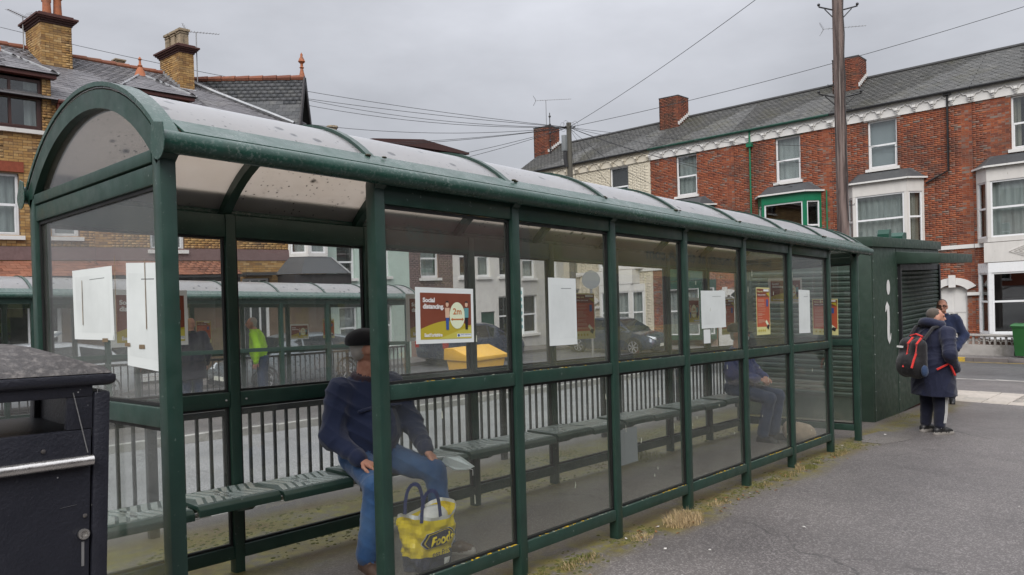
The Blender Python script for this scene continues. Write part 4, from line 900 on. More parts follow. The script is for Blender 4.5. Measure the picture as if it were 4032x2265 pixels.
def bay(parent, T, u0, u1, z0, z1, proj=.62, cant=.42, pm='white paint', fm='white upvc', cur=('tan curtain', 'net curtain', 'tan curtain'), roof='slate bed', roof_h=.5, apron=.25, fascia=.42, cov=1.0, cornm=None, skirt=None, roofm=None):
    plan = [(u0, 0), (u0 + cant, proj), (u1 - cant, proj), (u1, 0)]
    bp = part('bay_window', parent)
    zb, zt = z0 + apron, z1 - fascia
    for i, (a, c) in enumerate(zip(plan, plan[1:])):
        F, L = face_frame(T, a, c)
        b = MB(F); b.box(.002, L - .002, -.12, 0, z0, zb); b.build('apron', pm, bp)
        b = MB(F); b.box(.0, L, -.12, .012, zt, z1); b.build('fascia', pm, bp)
        pw = .10 if i == 1 else .085
        for q0, q1 in ((0, pw), (L - pw, L)): b = MB(F); b.box(q0, q1, -.12, .006, zb, zt); b.build('mullion', pm, bp)
        window(bp, F, pw + .002, L - pw - .002, zb + .002, zt - .002, fm, .5, cur[i], None, -.02, .05, cov=cov) if False else None
        # frame, panes and curtain of this face
        a0, a1 = pw + .002, L - pw - .002; fw = .055; b = MB(F); zm = zb + (zt - zb) * .52
        for q in ((a0, a0 + fw, zb + .002, zt - .002), (a1 - fw, a1, zb + .002, zt - .002), (a0 + fw, a1 - fw, zb + .002, zb + fw), (a0 + fw, a1 - fw, zt - fw, zt - .002), (a0 + fw, a1 - fw, zm - fw * .6, zm + fw * .6)): b.box(q[0], q[1], -.08, -.02, q[2], q[3])
        b.build('frame', fm, bp)
        for e, g in ((zb + fw, zm), (zm, zt - fw)): b = MB(F); b.box(a0 + .01, a1 - .01, -.055, -.05, e, g); b.build('pane', 'window glass', bp)
        if cur[i]:
            if cov >= 1: curtain(F, a0, a1, zb, zt, -.2, cur[i], bp)
            else: curtain(F, a0, a0 + (a1 - a0) * cov, zb, zt, -.2, cur[i], bp)
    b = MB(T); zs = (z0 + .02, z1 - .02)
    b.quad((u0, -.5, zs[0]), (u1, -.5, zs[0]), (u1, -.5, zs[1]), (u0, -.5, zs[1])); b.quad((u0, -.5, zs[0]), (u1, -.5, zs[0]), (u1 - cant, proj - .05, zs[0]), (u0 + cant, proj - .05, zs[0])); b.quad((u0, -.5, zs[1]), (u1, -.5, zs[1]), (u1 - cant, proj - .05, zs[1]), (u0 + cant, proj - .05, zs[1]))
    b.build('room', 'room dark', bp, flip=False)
    if roof_h:
        e = .13; lo = [(u0 - e, 0, z1), (u0 + cant - e * .5, proj + e, z1), (u1 - cant + e * .5, proj + e, z1), (u1 + e, 0, z1)]; hi = [(u0 + cant, 0, z1 + roof_h), (u0 + cant + .1, .05, z1 + roof_h), (u1 - cant - .1, .05, z1 + roof_h), (u1 - cant, 0, z1 + roof_h)]
        b = MB(T)
        for i in range(3): b.quad(lo[i], lo[i + 1], hi[i + 1], hi[i])
        b.quad(*[(p[0], p[1], p[2] - .002) for p in lo]); b.build('roof', roofm or 'slate bed', bp, flip=True)
        b = MB(T)
        for i in range(3): b.bar(T(*lo[i]) if False else lo[i], lo[i + 1], .05, .06)
        b.build('gutter', cornm or 'white paint', bp)
    return bp
def cornice(parent, T, u0, u1, zb, m='white paint'):
    b = MB(T); b.box(u0, u1, -.02, .055, zb, zb + .46); o = b.build('cornice', m, parent)
    n = max(1, int(round((u1 - u0) / .65))); st = (u1 - u0) / n
    for i in range(n + 1):
        u = u0 + st * i; u = min(max(u, u0 + .05), u1 - .05); b = MB(T); b.box(u - .05, u + .05, .056, .19, zb + .17, zb + .26); b.box(u - .045, u + .045, .056, .14, zb + .105, zb + .169); b.box(u - .04, u + .04, .056, .10, zb + .04, zb + .104); b.build('corbel', m, o)
    for i in range(n):
        a = u0 + st * i + .07; c = a + st - .14; b = MB(T); pts = []
        for k in range(13):
            t = k / 12; q = 1 - abs(2 * t - 1); pts.append((a + (c - a) * t, .085, zb + .20 + .17 * q ** .7 - .025 * math.cos(6 * math.pi * t)))
        b.tube(pts, .026, 5); b.build('scallop', m, o)
def arch_door(parent, T, uc, z0, z1, w_=.9, m='white paint', hood='white paint'):
    d = part('door', parent)
    b = MB(T); b.box(uc - w_ / 2, uc + w_ / 2, -.14, -.09, z0, z1); b.build('leaf', m, d)
    b = MB(T)
    for (a, c, e, g) in ((.06, .42, .58, .88), (.48, .84, .58, .88), (.06, .42, .08, .50), (.48, .84, .08, .50)):
        b.box(uc - w_ / 2 + a, uc - w_ / 2 + c, -.088, -.075, z0 + (z1 - z0) * e, z0 + (z1 - z0) * g)
    b.build('panel', m, d); b = MB(T); b.box(uc - .12, uc + .12, -.074, -.065, z0 + (z1 - z0) * .53, z0 + (z1 - z0) * .56); b.build('letter_plate', 'black metal', d)
    r0, r1, n = w_ * .56, w_ * .56 + .3, 14; b = MB(T); secs = []
    for i in range(n + 1):
        a = math.pi * (.16 + .68 * i / n); k = (z1 - .12) - math.sin(math.pi * .16) * r0 * .75
        secs.append([(uc - math.cos(a) * r0 * 1.05, dd, k + math.sin(a) * r0 * .75) if kk == 0 else (uc - math.cos(a) * r1 * 1.05, dd, k + math.sin(a) * r1 * .78) for kk, dd in ((0, -.02), (0, .10), (1, .10), (1, -.02))])
    b.loft(secs); b.build('hood', hood, d)
    b = MB(T); b.box(uc - .11, uc + .11, .102, .17, z1 - .02, z1 + .42); b.build('keystone', hood, d)
    for s in (-1, 1): b = MB(T); b.box(uc + s * (w_ * .74) - .2, uc + s * (w_ * .74) + .2, -.01, .12, z1 - .33, z1 - .22); b.build('impost', hood, d)
    for s in (-1, 1): b = MB(T); b.box(uc + s * (w_ / 2 + .05) - .05, uc + s * (w_ / 2 + .05) + .05, -.14, -.01, z0, z1 - .1); b.build('jamb', m, d)

# ------------------------------------------------------------------ red brick terrace closing the street
TXF = 31.5
TT = lambda u, d, z: (TXF - d, u, z - .033 * (u - 4.4))
DR = 'houses of the brick terrace across the road'
VIS = lambda x, y: (y < 1300)
HB = [1.9, 5.95, 10.85, 15.0, 19.2, 23.4, 27.6]
HS = [ # label, brick, wall, trim, bay paint, gutter, window centre, bay kind, bay roof
 dict(label='red brick house beside the green wheelie bin, white diamond panel under its bay', brick='red brick', wallm='mortar', trim='white paint', bay='peeling paint', gut='black plastic', uc=4.25, win=('white upvc', 'tan curtain')),
 dict(label='red brick house with arched white door and tall white bay behind the kiosk', brick='red brick', wallm='mortar', trim='white paint', bay='peeling paint', gut='black plastic', uc=8.95, win=('white upvc', 'net curtain')),
 dict(label='red brick house with bright green bay window and green drainpipe', brick='red brick', wallm='mortar', trim='white paint', bay='bright green paint', gut='dark green paint', uc=12.62, win=('white upvc', 'net curtain')),
 dict(label='red brick house with green gutter adjoining the cream painted house', brick='red brick', wallm='mortar', trim='white paint', bay='dark green paint', gut='dark green paint', uc=17.3, win=('white upvc', 'net curtain')),
 dict(label='cream painted brick house next to the red terrace', brick='cream brick', wallm='cream render', trim='cream render', bay='white paint', gut='black plastic', uc=20.95, win=('white upvc', None)),
 dict(label='cream painted house at the street corner with mossy roof', brick='cream brick', wallm='cream render', trim='cream render', bay='white paint', gut='black plastic', uc=25.2, win=('white upvc', 'tan curtain'))]
for i, hs in enumerate(HS):
    u0, u1 = HB[i], HB[i + 1]; uc = hs['uc']
    h = thing('terraced_house', hs['label'], 'house', DR)
    zg = -1.35; z2b, z2t = 5.78, 7.62
    bw = 1.42 if i in (0, 1) else 1.32
    b0, b1 = uc - bw, uc + bw
    if i == 1: b0, b1 = 7.55, 10.3
    if i == 0: b0, b1 = 2.9, 5.85
    ops = [(uc - .52, uc + .52, z2b, z2t), (b0 + .05, b1 - .05, 2.7, 5.15), (b0 + .05, b1 - .05, -.65, 1.88)]
    du = {1: 6.66, 0: 2.2, 2: 14.55, 3: 15.5, 4: 23.0, 5: 23.8}[i]
    if i != 0: ops.append((du - .45, du + .45, -1.1, 1.12))
    wall(h, TT, u0 + .002, u1 - .002, zg, 8.1, ops, hs['wallm'])
    C, A = brick_courses(TT, u0 + .004, u1 - .004, zg + .6, 7.72, ops, joint=.009 if i < 4 else .006, proud=.006 if i < 4 else .003)
    pieces('brick', h, C, A, hs['brick'], 240 if i < 4 else 120, VIS)
    fm, cu = hs['win']
    window(h, TT, uc - .52, uc + .52, z2b, z2t, fm, .48, cu if i != 1 else 'sky tint sheet', 'white paint', cov=1 if i else .5)
    b = MB(TT); b.box(uc - .66, uc + .66, -.02, .012, z2t, z2t + .03); b.build('lintel', hs['gut'] if i in (2, 3) else 'white paint', h)
    grn = hs['bay'] == 'bright green paint'
    bay(h, TT, b0, b1, 2.62, 5.22, pm=hs['bay'], cur=('tan curtain', 'net curtain', 'tan curtain') if not grn else (None, None, None), roof_h=.42, fascia=.5 if not grn else .38, apron=.16, cornm='white paint', roofm='dark slate')
    b = MB(TT); b.box(b0 + .3, b1 - .3, -.02, .64, 1.92, 2.6); b.build('spandrel', hs['bay'] if not grn else 'white paint', h)
    if i == 0:
        b = MB(TT)
        for k in range(3):
            s = 1 - .3 * k; c = (4.3, 2.26); b.tube([(c[0] - .5 * s, .66, c[1]), (c[0], .66, c[1] + .2 * s), (c[0] + .5 * s, .66, c[1]), (c[0], .66, c[1] - .2 * s), (c[0] - .5 * s, .66, c[1])], .012, 4)
        b.build('diamond_moulding', 'peeling paint', h)
    bay(h, TT, b0, b1, -.75, 1.9, pm='white upvc' if i == 0 else hs['bay'], cur=('tan curtain', None, 'net curtain') if i == 0 else ('net curtain',) * 3, roof_h=0, apron=.22, fascia=.34, cov=.35 if i == 0 else 1)
    if i != 0: arch_door(h, TT, du, -1.1, 1.12, m='bright green paint' if grn else 'white paint')
    b = MB(TT); b.box(u0 + .01, u1 - .01, .0, .05, 2.48, 2.62); b.build('string_course', 'white paint', h)
    cornice(h, TT, u0 + .003, u1 - .003, 7.66, hs['trim'])
    b = MB(TT); b.box(u0, u1, .06, .20, 8.121, 8.13); b.tube([(u0 + .01, .20, 8.16), (u1 - .01, .20, 8.16)], .06, 8); b.build('gutter', hs['gut'], h, smooth=True)
    # roof: bed, slates, ridge
    ez, rz, rd = 8.17, 9.97, -2.85; sl_ = math.hypot(rz - ez, .24 - rd)
    b = MB(TT); b.quad((u0, .24, ez), (u1, .24, ez), (u1, rd, rz), (u0, rd, rz)); b.quad((u0, rd, rz), (u1, rd, rz), (u1, rd - 3, ez), (u0, rd - 3, ez)); rf = b.build('roof', 'slate bed', h, flip=False)
    P = lambda s, q, u0=u0: TT(u0 + s, .24 + (rd - .24) * q / sl_, ez + (rz - ez) * q / sl_)
    slates(rf, P, u1 - u0, sl_, 'slate', .23, .165, 150 if i < 5 else 80, vis=VIS)
    b = MB(TT); b.tube([(u0, rd, rz + .03), (u1, rd, rz + .03)], .085, 6); b.build('ridge', 'slate bed', rf)
# drainpipes, stacks
def H(i): return [o for o in bpy.data.objects if o.get('label') == HS[i]['label']][0]
b = MB(TT); b.tube([(6.70, .1, 8.12), (6.70, .1, 5.35), (7.45, .1, 4.98)], .038, 8); b.box(6.58, 6.82, .05, .2, 8.05, 8.13); b.build('drainpipe', 'black plastic', H(1), smooth=True)
b = MB(TT); b.tube([(14.22, .1, 8.12), (14.22, .1, 2.3)], .036, 8); b.box(14.1, 14.34, .03, .2, 7.45, 7.62); b.build('drainpipe', 'bright green paint', H(2), smooth=True)
b = MB(TT); b.tube([(11.05, .1, 5.2), (11.05, .1, 2.3)], .03, 8); b.build('drainpipe', 'bright green paint', H(2), smooth=True)
for i, (uc, hh) in {1: (10.85, .8), 3: (19.2, .95), 5: (27.3, .98)}.items():
    zb = 9.97 - .033 * (uc - 4.4) - .55; chimney(H(i), 33.35, 34.35, uc - .52, uc + .52, zb, zb + .55 + hh, 'stack brick', singles=70, cap=False)
    b = MB()
    for k in range(7): t = k / 6; b.box(33.3 + 1.0 * t - .02, 33.42 + 1.0 * t, uc - .56, uc - .53, zb + .1 + .58 * t, zb + .26 + .58 * t)
    b.build('flashing', 'white paint', H(i))

# garden wall of screen blocks, wheelie bin
gw = thing('garden_wall', 'low grey garden wall topped with pierced screen blocks', 'wall')
wz = gzf(29.8, 4.5)
b = MB(); b.box(29.72, 29.9, 3.2, 9.5, wz - .3, wz + .32); b.build('base', 'concrete', gw); b = MB(); b.box(29.69, 29.93, 3.2, 9.5, wz + .645, wz + .70); b.build('coping', 'concrete', gw)
for k in range(20):
    y = 3.2 + k * .315; b = MB(); c = (y + .157, wz + .482)
    b.box(29.75, 29.87, y, y + .03, wz + .322, wz + .643); b.box(29.75, 29.87, y + .285, y + .313, wz + .322, wz + .643); b.box(29.75, 29.87, y + .031, y + .284, wz + .322, wz + .347); b.box(29.75, 29.87, y + .031, y + .284, wz + .618, wz + .643)
    for a in range(4):
        q = math.pi / 2 * a + math.pi / 4; ctr = (c[0] + .175 * math.cos(q), c[1] + .175 * math.sin(q)); pts = []
        for t in range(7): w_ = q + math.pi - .72 + 1.44 * t / 6; pts.append((29.81, ctr[0] + .135 * math.cos(w_), ctr[1] + .135 * math.sin(w_)))
        b.tube(pts, .02, 4)
    b.build('screen_block', 'concrete', gw)
for k in range(3): y = 3.2 + k * 2.9; b = MB(); b.box(29.70, 29.92, y - .1, y + .1, wz - .3, wz + .701); b.build('pier', 'concrete', gw)
wb = thing('wheelie_bin', 'green wheelie bin on the pavement by the garden wall', 'wheelie bin')
x, y = 29.2, 4.2; z = gzf(x, y); b = MB(); secs = [[(x + sx * a, y + sy * a * .95, z + h) for sx, sy in ((-1, -1), (1, -1), (1, 1), (-1, 1))] for a, h in ((.225, .06), (.285, .95), (.30, .955), (.30, 1.0))]
b.loft(secs); b.build('body', 'wheelie green', wb, .015)
b = MB(); secs = [[(x + sx * a, y + sy * a, z + h) for sx, sy in ((-1, -1), (1, -1), (1, 1), (-1, 1))] for a, h in ((.33, 1.002), (.33, 1.03), (.27, 1.085))]; b.loft(secs); b.build('lid', 'wheelie green', wb, .012)
for s in (-1, 1): b = MB(); b.tube([(x + .22, y + s * .24, z + .1), (x + .22, y + s * .29, z + .1)], .1, 12); b.build('wheel', 'tyre', wb, smooth=True)
b = MB(); b.tube([(x + .34, y - .2, z + .97), (x + .34, y + .2, z + .97)], .018, 6); b.build('handle', 'wheelie green', wb)

# ------------------------------------------------------------------ yellow brick terrace on the left
TL = lambda u, d, z: (u, 23.5 - d, z)
LB = [(-3.2, 4.4), (4.4, 8.5), (8.5, 12.6), (12.6, 16.28)]
LL = ['yellow brick house at the end of the left terrace', 'yellow brick house with brown dormer window and tall brick chimney', 'yellow brick house with the slate dormer beside the triple chimney pots', 'yellow brick corner house with dark slate gable wing and finial']
lh = []
ez, rz, rY = 6.98, 9.40, 27.5; sl_ = math.hypot(rz - ez, rY - 23.3)
for i, (u0, u1) in enumerate(LB):
    h = thing('terraced_house', LL[i], 'house', 'yellow brick houses of the left terrace'); lh.append(h)
    zg = -1.6
    if i == 1: ops = [(5.75, 7.25, 6.12, 7.45), (5.75, 6.64, 3.25, 4.9), (7.4, 8.1, 3.25, 4.9), (5.2, 7.6, -.9, 2.1)]
    elif i == 2: ops = [(9.75, 11.05, 6.12, 7.45), (10.05, 11.1, 2.92, 4.8), (8.8, 11.2, -.9, 2.1)]
    elif i == 3: ops = [(13.0, 14.0, -.9, 2.0)]
    else: ops = [(0.4, 1.4, 3.25, 4.9), (2.2, 3.2, 3.25, 4.9), (.2, 3.2, -.9, 2.1)]
    wall(h, TL, u0 + .002, u1 - .002, zg, 6.95, [q if q[3] < 6.95 else (q[0], q[1], q[2], 6.951) for q in ops], 'dark mortar')
    for z0, z1 in ((1.4, 2.58), (2.98, 6.9)):
        C, A = brick_courses(TL, u0 + .004, u1 - .004, z0, z1, ops); pieces('brick', h, C, A, 'yellow brick', 140 if i in (1, 2, 3) else 0, VIS)
    b = MB(TL); b.box(u0 + .004, u1 - .004, 0, .03, 2.6, 2.96); b.build('string_course', 'purple brick', h)
    for q in ops:
        if q[3] > 7: continue
        window(h, TL, *q, 'white upvc', .5 if q[3] > 3 else .75, 'net curtain' if q[3] > 3 else None, 'white paint', mull=() if q[3] > 3 else (.33, .67))
        if q[3] > 3: b = MB(TL); b.box(q[0] - .12, q[1] + .12, .0, .035, q[3] + .05, q[3] + .32); b.build('lintel', 'terracotta brick', h)
    gaps = {1: (5.4, 7.6), 2: (9.3, 11.5)}.get(i); pass
    for ga, gb_ in (((u0, gaps[0]), (gaps[1], u1)) if gaps else ((u0, u1),)):
        b = MB(TL); b.tube([(ga, .22, ez - .02), (gb_, .22, ez - .02)], .06, 8); b.build('gutter', 'maroon paint', h); b = MB(TL); b.box(ga, gb_, .0, .16, ez - .28, ez - .06); b.build('eaves_board', 'maroon paint', h)
    b = MB(); b.quad((u0, 23.3, ez), (u1, 23.3, ez), (u1, rY, rz), (u0, rY, rz)); b.quad((u0, rY, rz), (u1, rY, rz), (u1, rY + 4, ez), (u0, rY + 4, ez)); rf = b.build('roof', 'slate bed', h, flip=False)
    P = lambda s, q, u0=u0: (u0 + s, 23.3 + (rY - 23.3) * q / sl_, ez + (rz - ez) * q / sl_)
    slates(rf, P, u1 - u0, sl_, 'purple slate', .26, .19, 150 if i else 0, vis=VIS)
    n = int((u1 - u0) / .45)
    for k in range(n): a = u0 + (u1 - u0) * k / n; b = MB(); b.tube([(a, rY, rz + .02), (a + (u1 - u0) / n - .01, rY, rz + .03)], [.10, .115], 8); b.build('ridge_tile', 'ridge tile', rf, smooth=True)
    b = MB(TL); b.prism([(u0, 0, 2.55), (u0, .75, 2.12), (u0, .75, 2.06), (u0, 0, 2.06)], (u1 - u0, 0, 0)) if i in (0, 1, 2) else b.box(13, 14.1, 0, .3, 2.1, 2.2)
    b.build('canopy', 'slate bed', h)
    if i in (1, 2, 0):
        Pc = lambda s, q, u0=u0: TL(u0 + s, .77 - .77 * q / .88, 2.13 + .43 * q / .88)
        slates(h, Pc, u1 - u0, .88, 'clay tile', .24, .15, 60, name='roof_tile', vis=VIS)
        b = MB(TL); b.box(u0, u1, .02, .6, 1.62, 2.05); b.build('shop_fascia', 'timber dark', h)
# dormers with hipped slate roofs and terracotta finials
for i, uc, fm in ((1, 6.5, 'brown window'), (2, 10.4, 'white upvc')):
    h = lh[i]; dm = part('dormer', h); hw = .98; zt = 7.56
    b = MB(TL)
    b.box(uc - hw, uc - .76, -.9, .03, 6.5, zt); b.box(uc + .76, uc + hw, -.9, .03, 6.5, zt); b.build('cheek', 'dark mortar', dm)
    C, A = brick_courses(TL, uc - hw, uc - .76, 6.5, zt, d0=.03); C2, A2 = brick_courses(TL, uc + .76, uc + hw, 6.5, zt, d0=.03); pieces('brick', dm, C + C2, A + A2, 'yellow brick', 0)
    window(h, TL, uc - .755, uc + .755, 6.12, 7.5, fm, .64, 'net curtain', 'peeling paint', -.04, .075, (.5,), cov=.5 if i == 1 else 1)
    b = MB(TL); b.box(uc - hw - .1, uc + hw + .1, -.05, .2, zt, zt + .10); b.build('fascia', 'maroon paint', dm)
    e = .16; za, ap = zt + .10, 8.46; yA = -1.15
    fl, fr_, bl, br, pk, bk = (uc - hw - e, .25, za), (uc + hw + e, .25, za), (uc - hw - e, -2.6, za), (uc + hw + e, -2.6, za), (uc, yA, ap), (uc, -2.9, ap)
    b = MB(TL); b.poly([fl, fr_, pk]); b.quad(fl, pk, bk, bl); b.quad(fr_, br, bk, pk); rf = b.build('hip_roof', 'slate bed', dm, flip=False)
    W = 2 * (hw + e); Hs = math.hypot(ap - za, .25 - yA); P = lambda s, q: TL(fl[0] + s, .25 + (yA - .25) * q / Hs, za + (ap - za) * q / Hs)
    slates(rf, P, W, Hs, 'purple slate', .25, .17, 40, clip=lambda s, q: abs(s - W / 2) < (W / 2) * (1 - q / Hs))
    Ls = 2.85; Hs2 = math.hypot(ap - za, hw + e)
    for sg in (-1, 1):
        P = lambda s, q, sg=sg: TL(uc + sg * (hw + e) * (1 - q / Hs2), .25 - s, za + (ap - za) * q / Hs2)
        slates(rf, P, Ls, Hs2, 'purple slate', .25, .17, 30, clip=lambda s, q: s > (.25 - yA) * q / Hs2)
        b = MB(); b.tube([TL(uc + sg * (hw + e), .25, za + .03), TL(uc, yA, ap + .03)], .035, 5); b.build('hip', 'lead', rf)
    b = MB(); p = TL(uc, yA, ap); b.lathe(p, [(.20, -.1), (.11, .14), (.05, .24), (.075, .28), (.04, .32), (.03, .44), (.06, .48), (.01, .56)], 12); b.build('finial', 'terracotta', dm, smooth=True)
chimney(lh[1], 8.13, 8.98, 26.2, 27.6, 8.62, 9.98, 'yellow brick', singles=220, pots=((8.4, 26.5), (8.72, 26.55), (8.55, 27.0)), poth=.7)
chimney(lh[2], 12.40, 12.90, 26.2, 27.7, 8.66, 9.92, 'yellow brick', singles=180, pots=((12.65, 26.45), (12.65, 26.9), (12.65, 27.35)), potm='stone pot', poth=.58, square=True)
chimney(lh[2], 11.2, 11.75, 28.6, 30.2, 9.0, 9.62, 'yellow brick', singles=40, cap=False, pots=((11.45, 28.9), (11.45, 29.4)), potm='stone pot', poth=.35, square=True)
flash(lh[1], [(8.1, 26.17, 8.58), (9.02, 26.17, 8.58)], r=.06); flash(lh[2], [(12.36, 26.17, 8.62), (12.94, 26.17, 8.62)], r=.06)
for k in range(8): t = k / 7; b = MB(); b.box(12.35, 12.39, 26.2 + 1.3 * t, 26.36 + 1.3 * t, 8.55 + .78 * t, 8.8 + .78 * t); b.build('flashing', 'lead', lh[2])
# diagonal gable wing on the corner
A0 = np.array([13.2, 27.86, 9.38]); A1 = np.array([16.35, 24.6, 9.38]); dr = (A1 - A0) / np.linalg.norm(A1 - A0); pl = np.array([-.72, -.695, 0]); WW = 1.25; WD = 2.55
h = lh[3]; wg = part('gable_wing', h)
Lr = np.linalg.norm(A1 - A0); lowL = lambda s: A0 + dr * s + pl * WW - np.array([0, 0, WD]); lowR = lambda s: A0 + dr * s - pl * WW - np.array([0, 0, WD])
b = MB(); b.quad(tuple(A0), tuple(A1), tuple(lowL(Lr)), tuple(lowL(0))); b.quad(tuple(A0), tuple(A1), tuple(lowR(Lr)), tuple(lowR(0))); rf = b.build('roof', 'slate bed', wg, flip=False)
Hs = math.hypot(WW, WD)
for k, lo in enumerate((lowL, lowR)):
    P = lambda s, q, lo=lo: tuple(lo(s) + (A0 + dr * s - lo(s)) * q / Hs)
    slates(rf, P, Lr, Hs, 'dark slate', .24, .165, 220 if k == 0 else 0)
b = MB(); g0 = A1 - dr * .25; b.poly([tuple(g0), tuple(g0 + pl * WW * .96 - np.array([0, 0, WD])), tuple(g0 - pl * WW * .96 - np.array([0, 0, WD]))]); b.build('gable', 'timber dark', wg, flip=False)
for lo in (lowL, lowR): b = MB(); b.bar(tuple(A1 + np.array([0, 0, .02])), tuple(lo(Lr) + np.array([0, 0, .02])), .05, .22); b.build('barge_board', 'timber dark', wg)
n = 9
for k in range(n): a, c = A0 + dr * Lr * k / n, A0 + dr * (Lr * (k + 1) / n - .015); b = MB(); b.tube([tuple(a + np.array([0, 0, .03])), tuple(c + np.array([0, 0, .03]))], [.10, .125], 8); b.build('ridge_tile', 'ridge tile', rf, smooth=True)
b = MB(); b.lathe(tuple(A1 - dr * .1 + np.array([0, 0, .05])), [(.12, 0), (.07, .2), (.05, .32), (.09, .36), (.05, .40), (.05, .5), (.13, .58), (.10, .66), (.04, .78), (.05, .84), (.005, .92)], 12); b.build('finial', 'terracotta', wg, smooth=True)
b = MB(); V_ = [(13.1, 26.9, 9.15), (13.7, 26.2, 8.72), (14.3, 25.5, 8.33), (14.9, 24.8, 7.95), (15.5, 24.1, 7.55)]; b.tube(V_, .07, 5); b.build('valley_flashing', 'lead', wg)
b = MB(); base = [lowL(Lr) - dr * .3, lowR(Lr) - dr * .3, lowR(.6), lowL(.6)]; secs = [[(p[0], p[1], -1.6) for p in base], [(p[0], p[1], float(A0[2] - WD) - .02) for p in base]]; b.loft(secs); b.build('wing_wall', 'buff brick', wg)
bay(h, TL, 14.75, 16.35, 2.72, 6.1, proj=.6, cant=.4, pm='white paint', cur=('net curtain',) * 3, roof_h=0, apron=.12, fascia=.5)
b = MB(TL); lo = [(14.2, .02, 2.12), (14.5, 1.15, 2.12), (16.5, 1.15, 2.12), (16.7, .02, 2.12)]; hi = [(14.75, .02, 2.70), (15.0, .62, 2.70), (16.1, .62, 2.70), (16.35, .02, 2.70)]
for k in range(3): b.quad(lo[k], lo[k + 1], hi[k + 1], hi[k])
b.build('canopy', 'dark slate', h, flip=False); b = MB(TL); b.bar(lo[2], hi[2], .14, .03); b.build('hip', 'lead', h); b = MB(TL); b.box(14.3, 16.6, .02, 1.05, 1.75, 2.1); b.build('shop_fascia', 'timber dark', h)

# ------------------------------------------------------------------ lower houses along the far side (seen through the glass)
def plain_house(label, T, u0, u1, zg, ze, zr, m, wins, roofm='slate', dep=4.2, door=None, bm=None, group=None, stack=None, sills='white paint', fm='white upvc'):
    h = thing('terraced_house', label, 'house', group); ops = [w_[:4] for w_ in wins] + ([(door - .45, door + .45, zg, zg + 2.1)] if door else [])
    wall(h, T, u0 + .002, u1 - .002, zg, ze, ops, m)
    if bm: C, A = brick_courses(T, u0 + .004, u1 - .004, max(zg, 0.), ze, ops); pieces('brick', h, C, A, bm, 0)
    for w_ in wins: window(h, T, *w_[:4], fm, .5, random.choice(('net curtain', 'net curtain', None)), sills)
    if door: b = MB(T); b.box(door - .45, door + .45, -.12, -.07, zg, zg + 2.1); b.build('door', random.choice(('white paint', 'dark green paint', 'maroon paint')), h)
    for q in ((u0, -.3), (u1, -.3)): pass
    b = MB(T); b.quad((u0, 0, zg), (u0, -dep, zg), (u0, -dep, ze), (u0, 0, ze)); b.quad((u1, 0, zg), (u1, -dep, zg), (u1, -dep, ze), (u1, 0, ze)); b.poly([(u0, 0, ze), (u0, -dep, ze), (u0, -dep / 2, zr)]); b.poly([(u1, 0, ze), (u1, -dep, ze), (u1, -dep / 2, zr)]); b.build('side_wall', m, h, flip=False)
    b = MB(T); b.quad((u0, .2, ze - .02), (u1, .2, ze - .02), (u1, -dep / 2, zr), (u0, -dep / 2, zr)); b.quad((u0, -dep - .2, ze), (u1, -dep - .2, ze), (u1, -dep / 2, zr), (u0, -dep / 2, zr)); rf = b.build('roof', 'slate bed', h, flip=False)
    Hs = math.hypot(zr - ze, dep / 2 + .2); P = lambda s, q: T(u0 + s, .2 - (dep / 2 + .2) * q / Hs, ze - .02 + (zr - ze + .02) * q / Hs)
    slates(rf, P, u1 - u0, Hs, roofm, .28, .22, 0)
    b = MB(T); b.tube([(u0, .22, ze - .04), (u1, .22, ze - .04)], .06, 6); b.build('gutter', 'black plastic', h)
    if stack:
        p = T(stack, -dep / 2, zr); chimney(h, p[0] - .35, p[0] + .35, p[1] - .5, p[1] + .5, zr - .3, zr + .8, 'stack brick', singles=0, cap=True, pots=((p[0], p[1] - .2), (p[0], p[1] + .25)), poth=.4)
    return h
gl = 'houses along the far side street'
zq = -1.75
plain_house('pale mint green rendered house beyond the island shelter', TL, 16.3, 20.2, zq, 4.35, 5.9, 'mint render', [(16.75, 17.55, 1.95, 3.15), (18.2, 19.2, 2.0, 3.6), (16.8, 17.6, -.7, .9), (18.2, 19.3, -.7, .9)], group=gl)
plain_house('purple brown brick house beside the mint green house', TL, 20.2, 22.6, zq, 4.2, 5.8, 'mortar', [(20.8, 21.8, 1.9, 3.5), (20.7, 21.9, -.7, .9)], bm='purple brick', group=gl)
plain_house('white rendered house with pairs of sash windows', TL, 22.6, 26.6, zq, 4.6, 6.1, 'white render', [(23.0, 23.8, 1.9, 3.7), (24.1, 24.9, 1.9, 3.7), (25.5, 26.3, 1.9, 3.7), (23.0, 23.9, -.8, 1.0), (25.4, 26.3, -.8, 1.0)], group=gl, door=24.7)
plain_house('grey rendered house near the street corner', TL, 26.6, 30.2, zq, 4.3, 5.8, 'grey render', [(27.1, 28.0, 1.8, 3.5), (28.8, 29.7, 1.8, 3.5), (27.0, 28.1, -.8, 1.0)], group=gl, door=29.2)
plain_house('cream house with a green shop front at the junction', TL, 30.2, 36.0, zq, 4.9, 6.4, 'cream render', [(30.8, 31.8, 1.9, 3.6), (33.0, 34.0, 1.9, 3.6), (30.7, 32.4, -.8, 1.2)], group=gl, door=33.6)
bk = thing('brick_building', 'old brick building with parapet showing above the shelter roof', 'building')
b = MB(); b.box(26.5, 33.5, 33.5, 39, -2, 9.5); b.build('wall', 'sooty brick', bk); b = MB(); b.prism([(26.3, 33.3, 9.502), (33.7, 33.3, 9.502), (33.7, 33.3, 9.62), (30, 33.3, 10.0), (26.3, 33.3, 9.62)], (0, 5.9, 0)); b.build('parapet', 'sooty brick', bk)
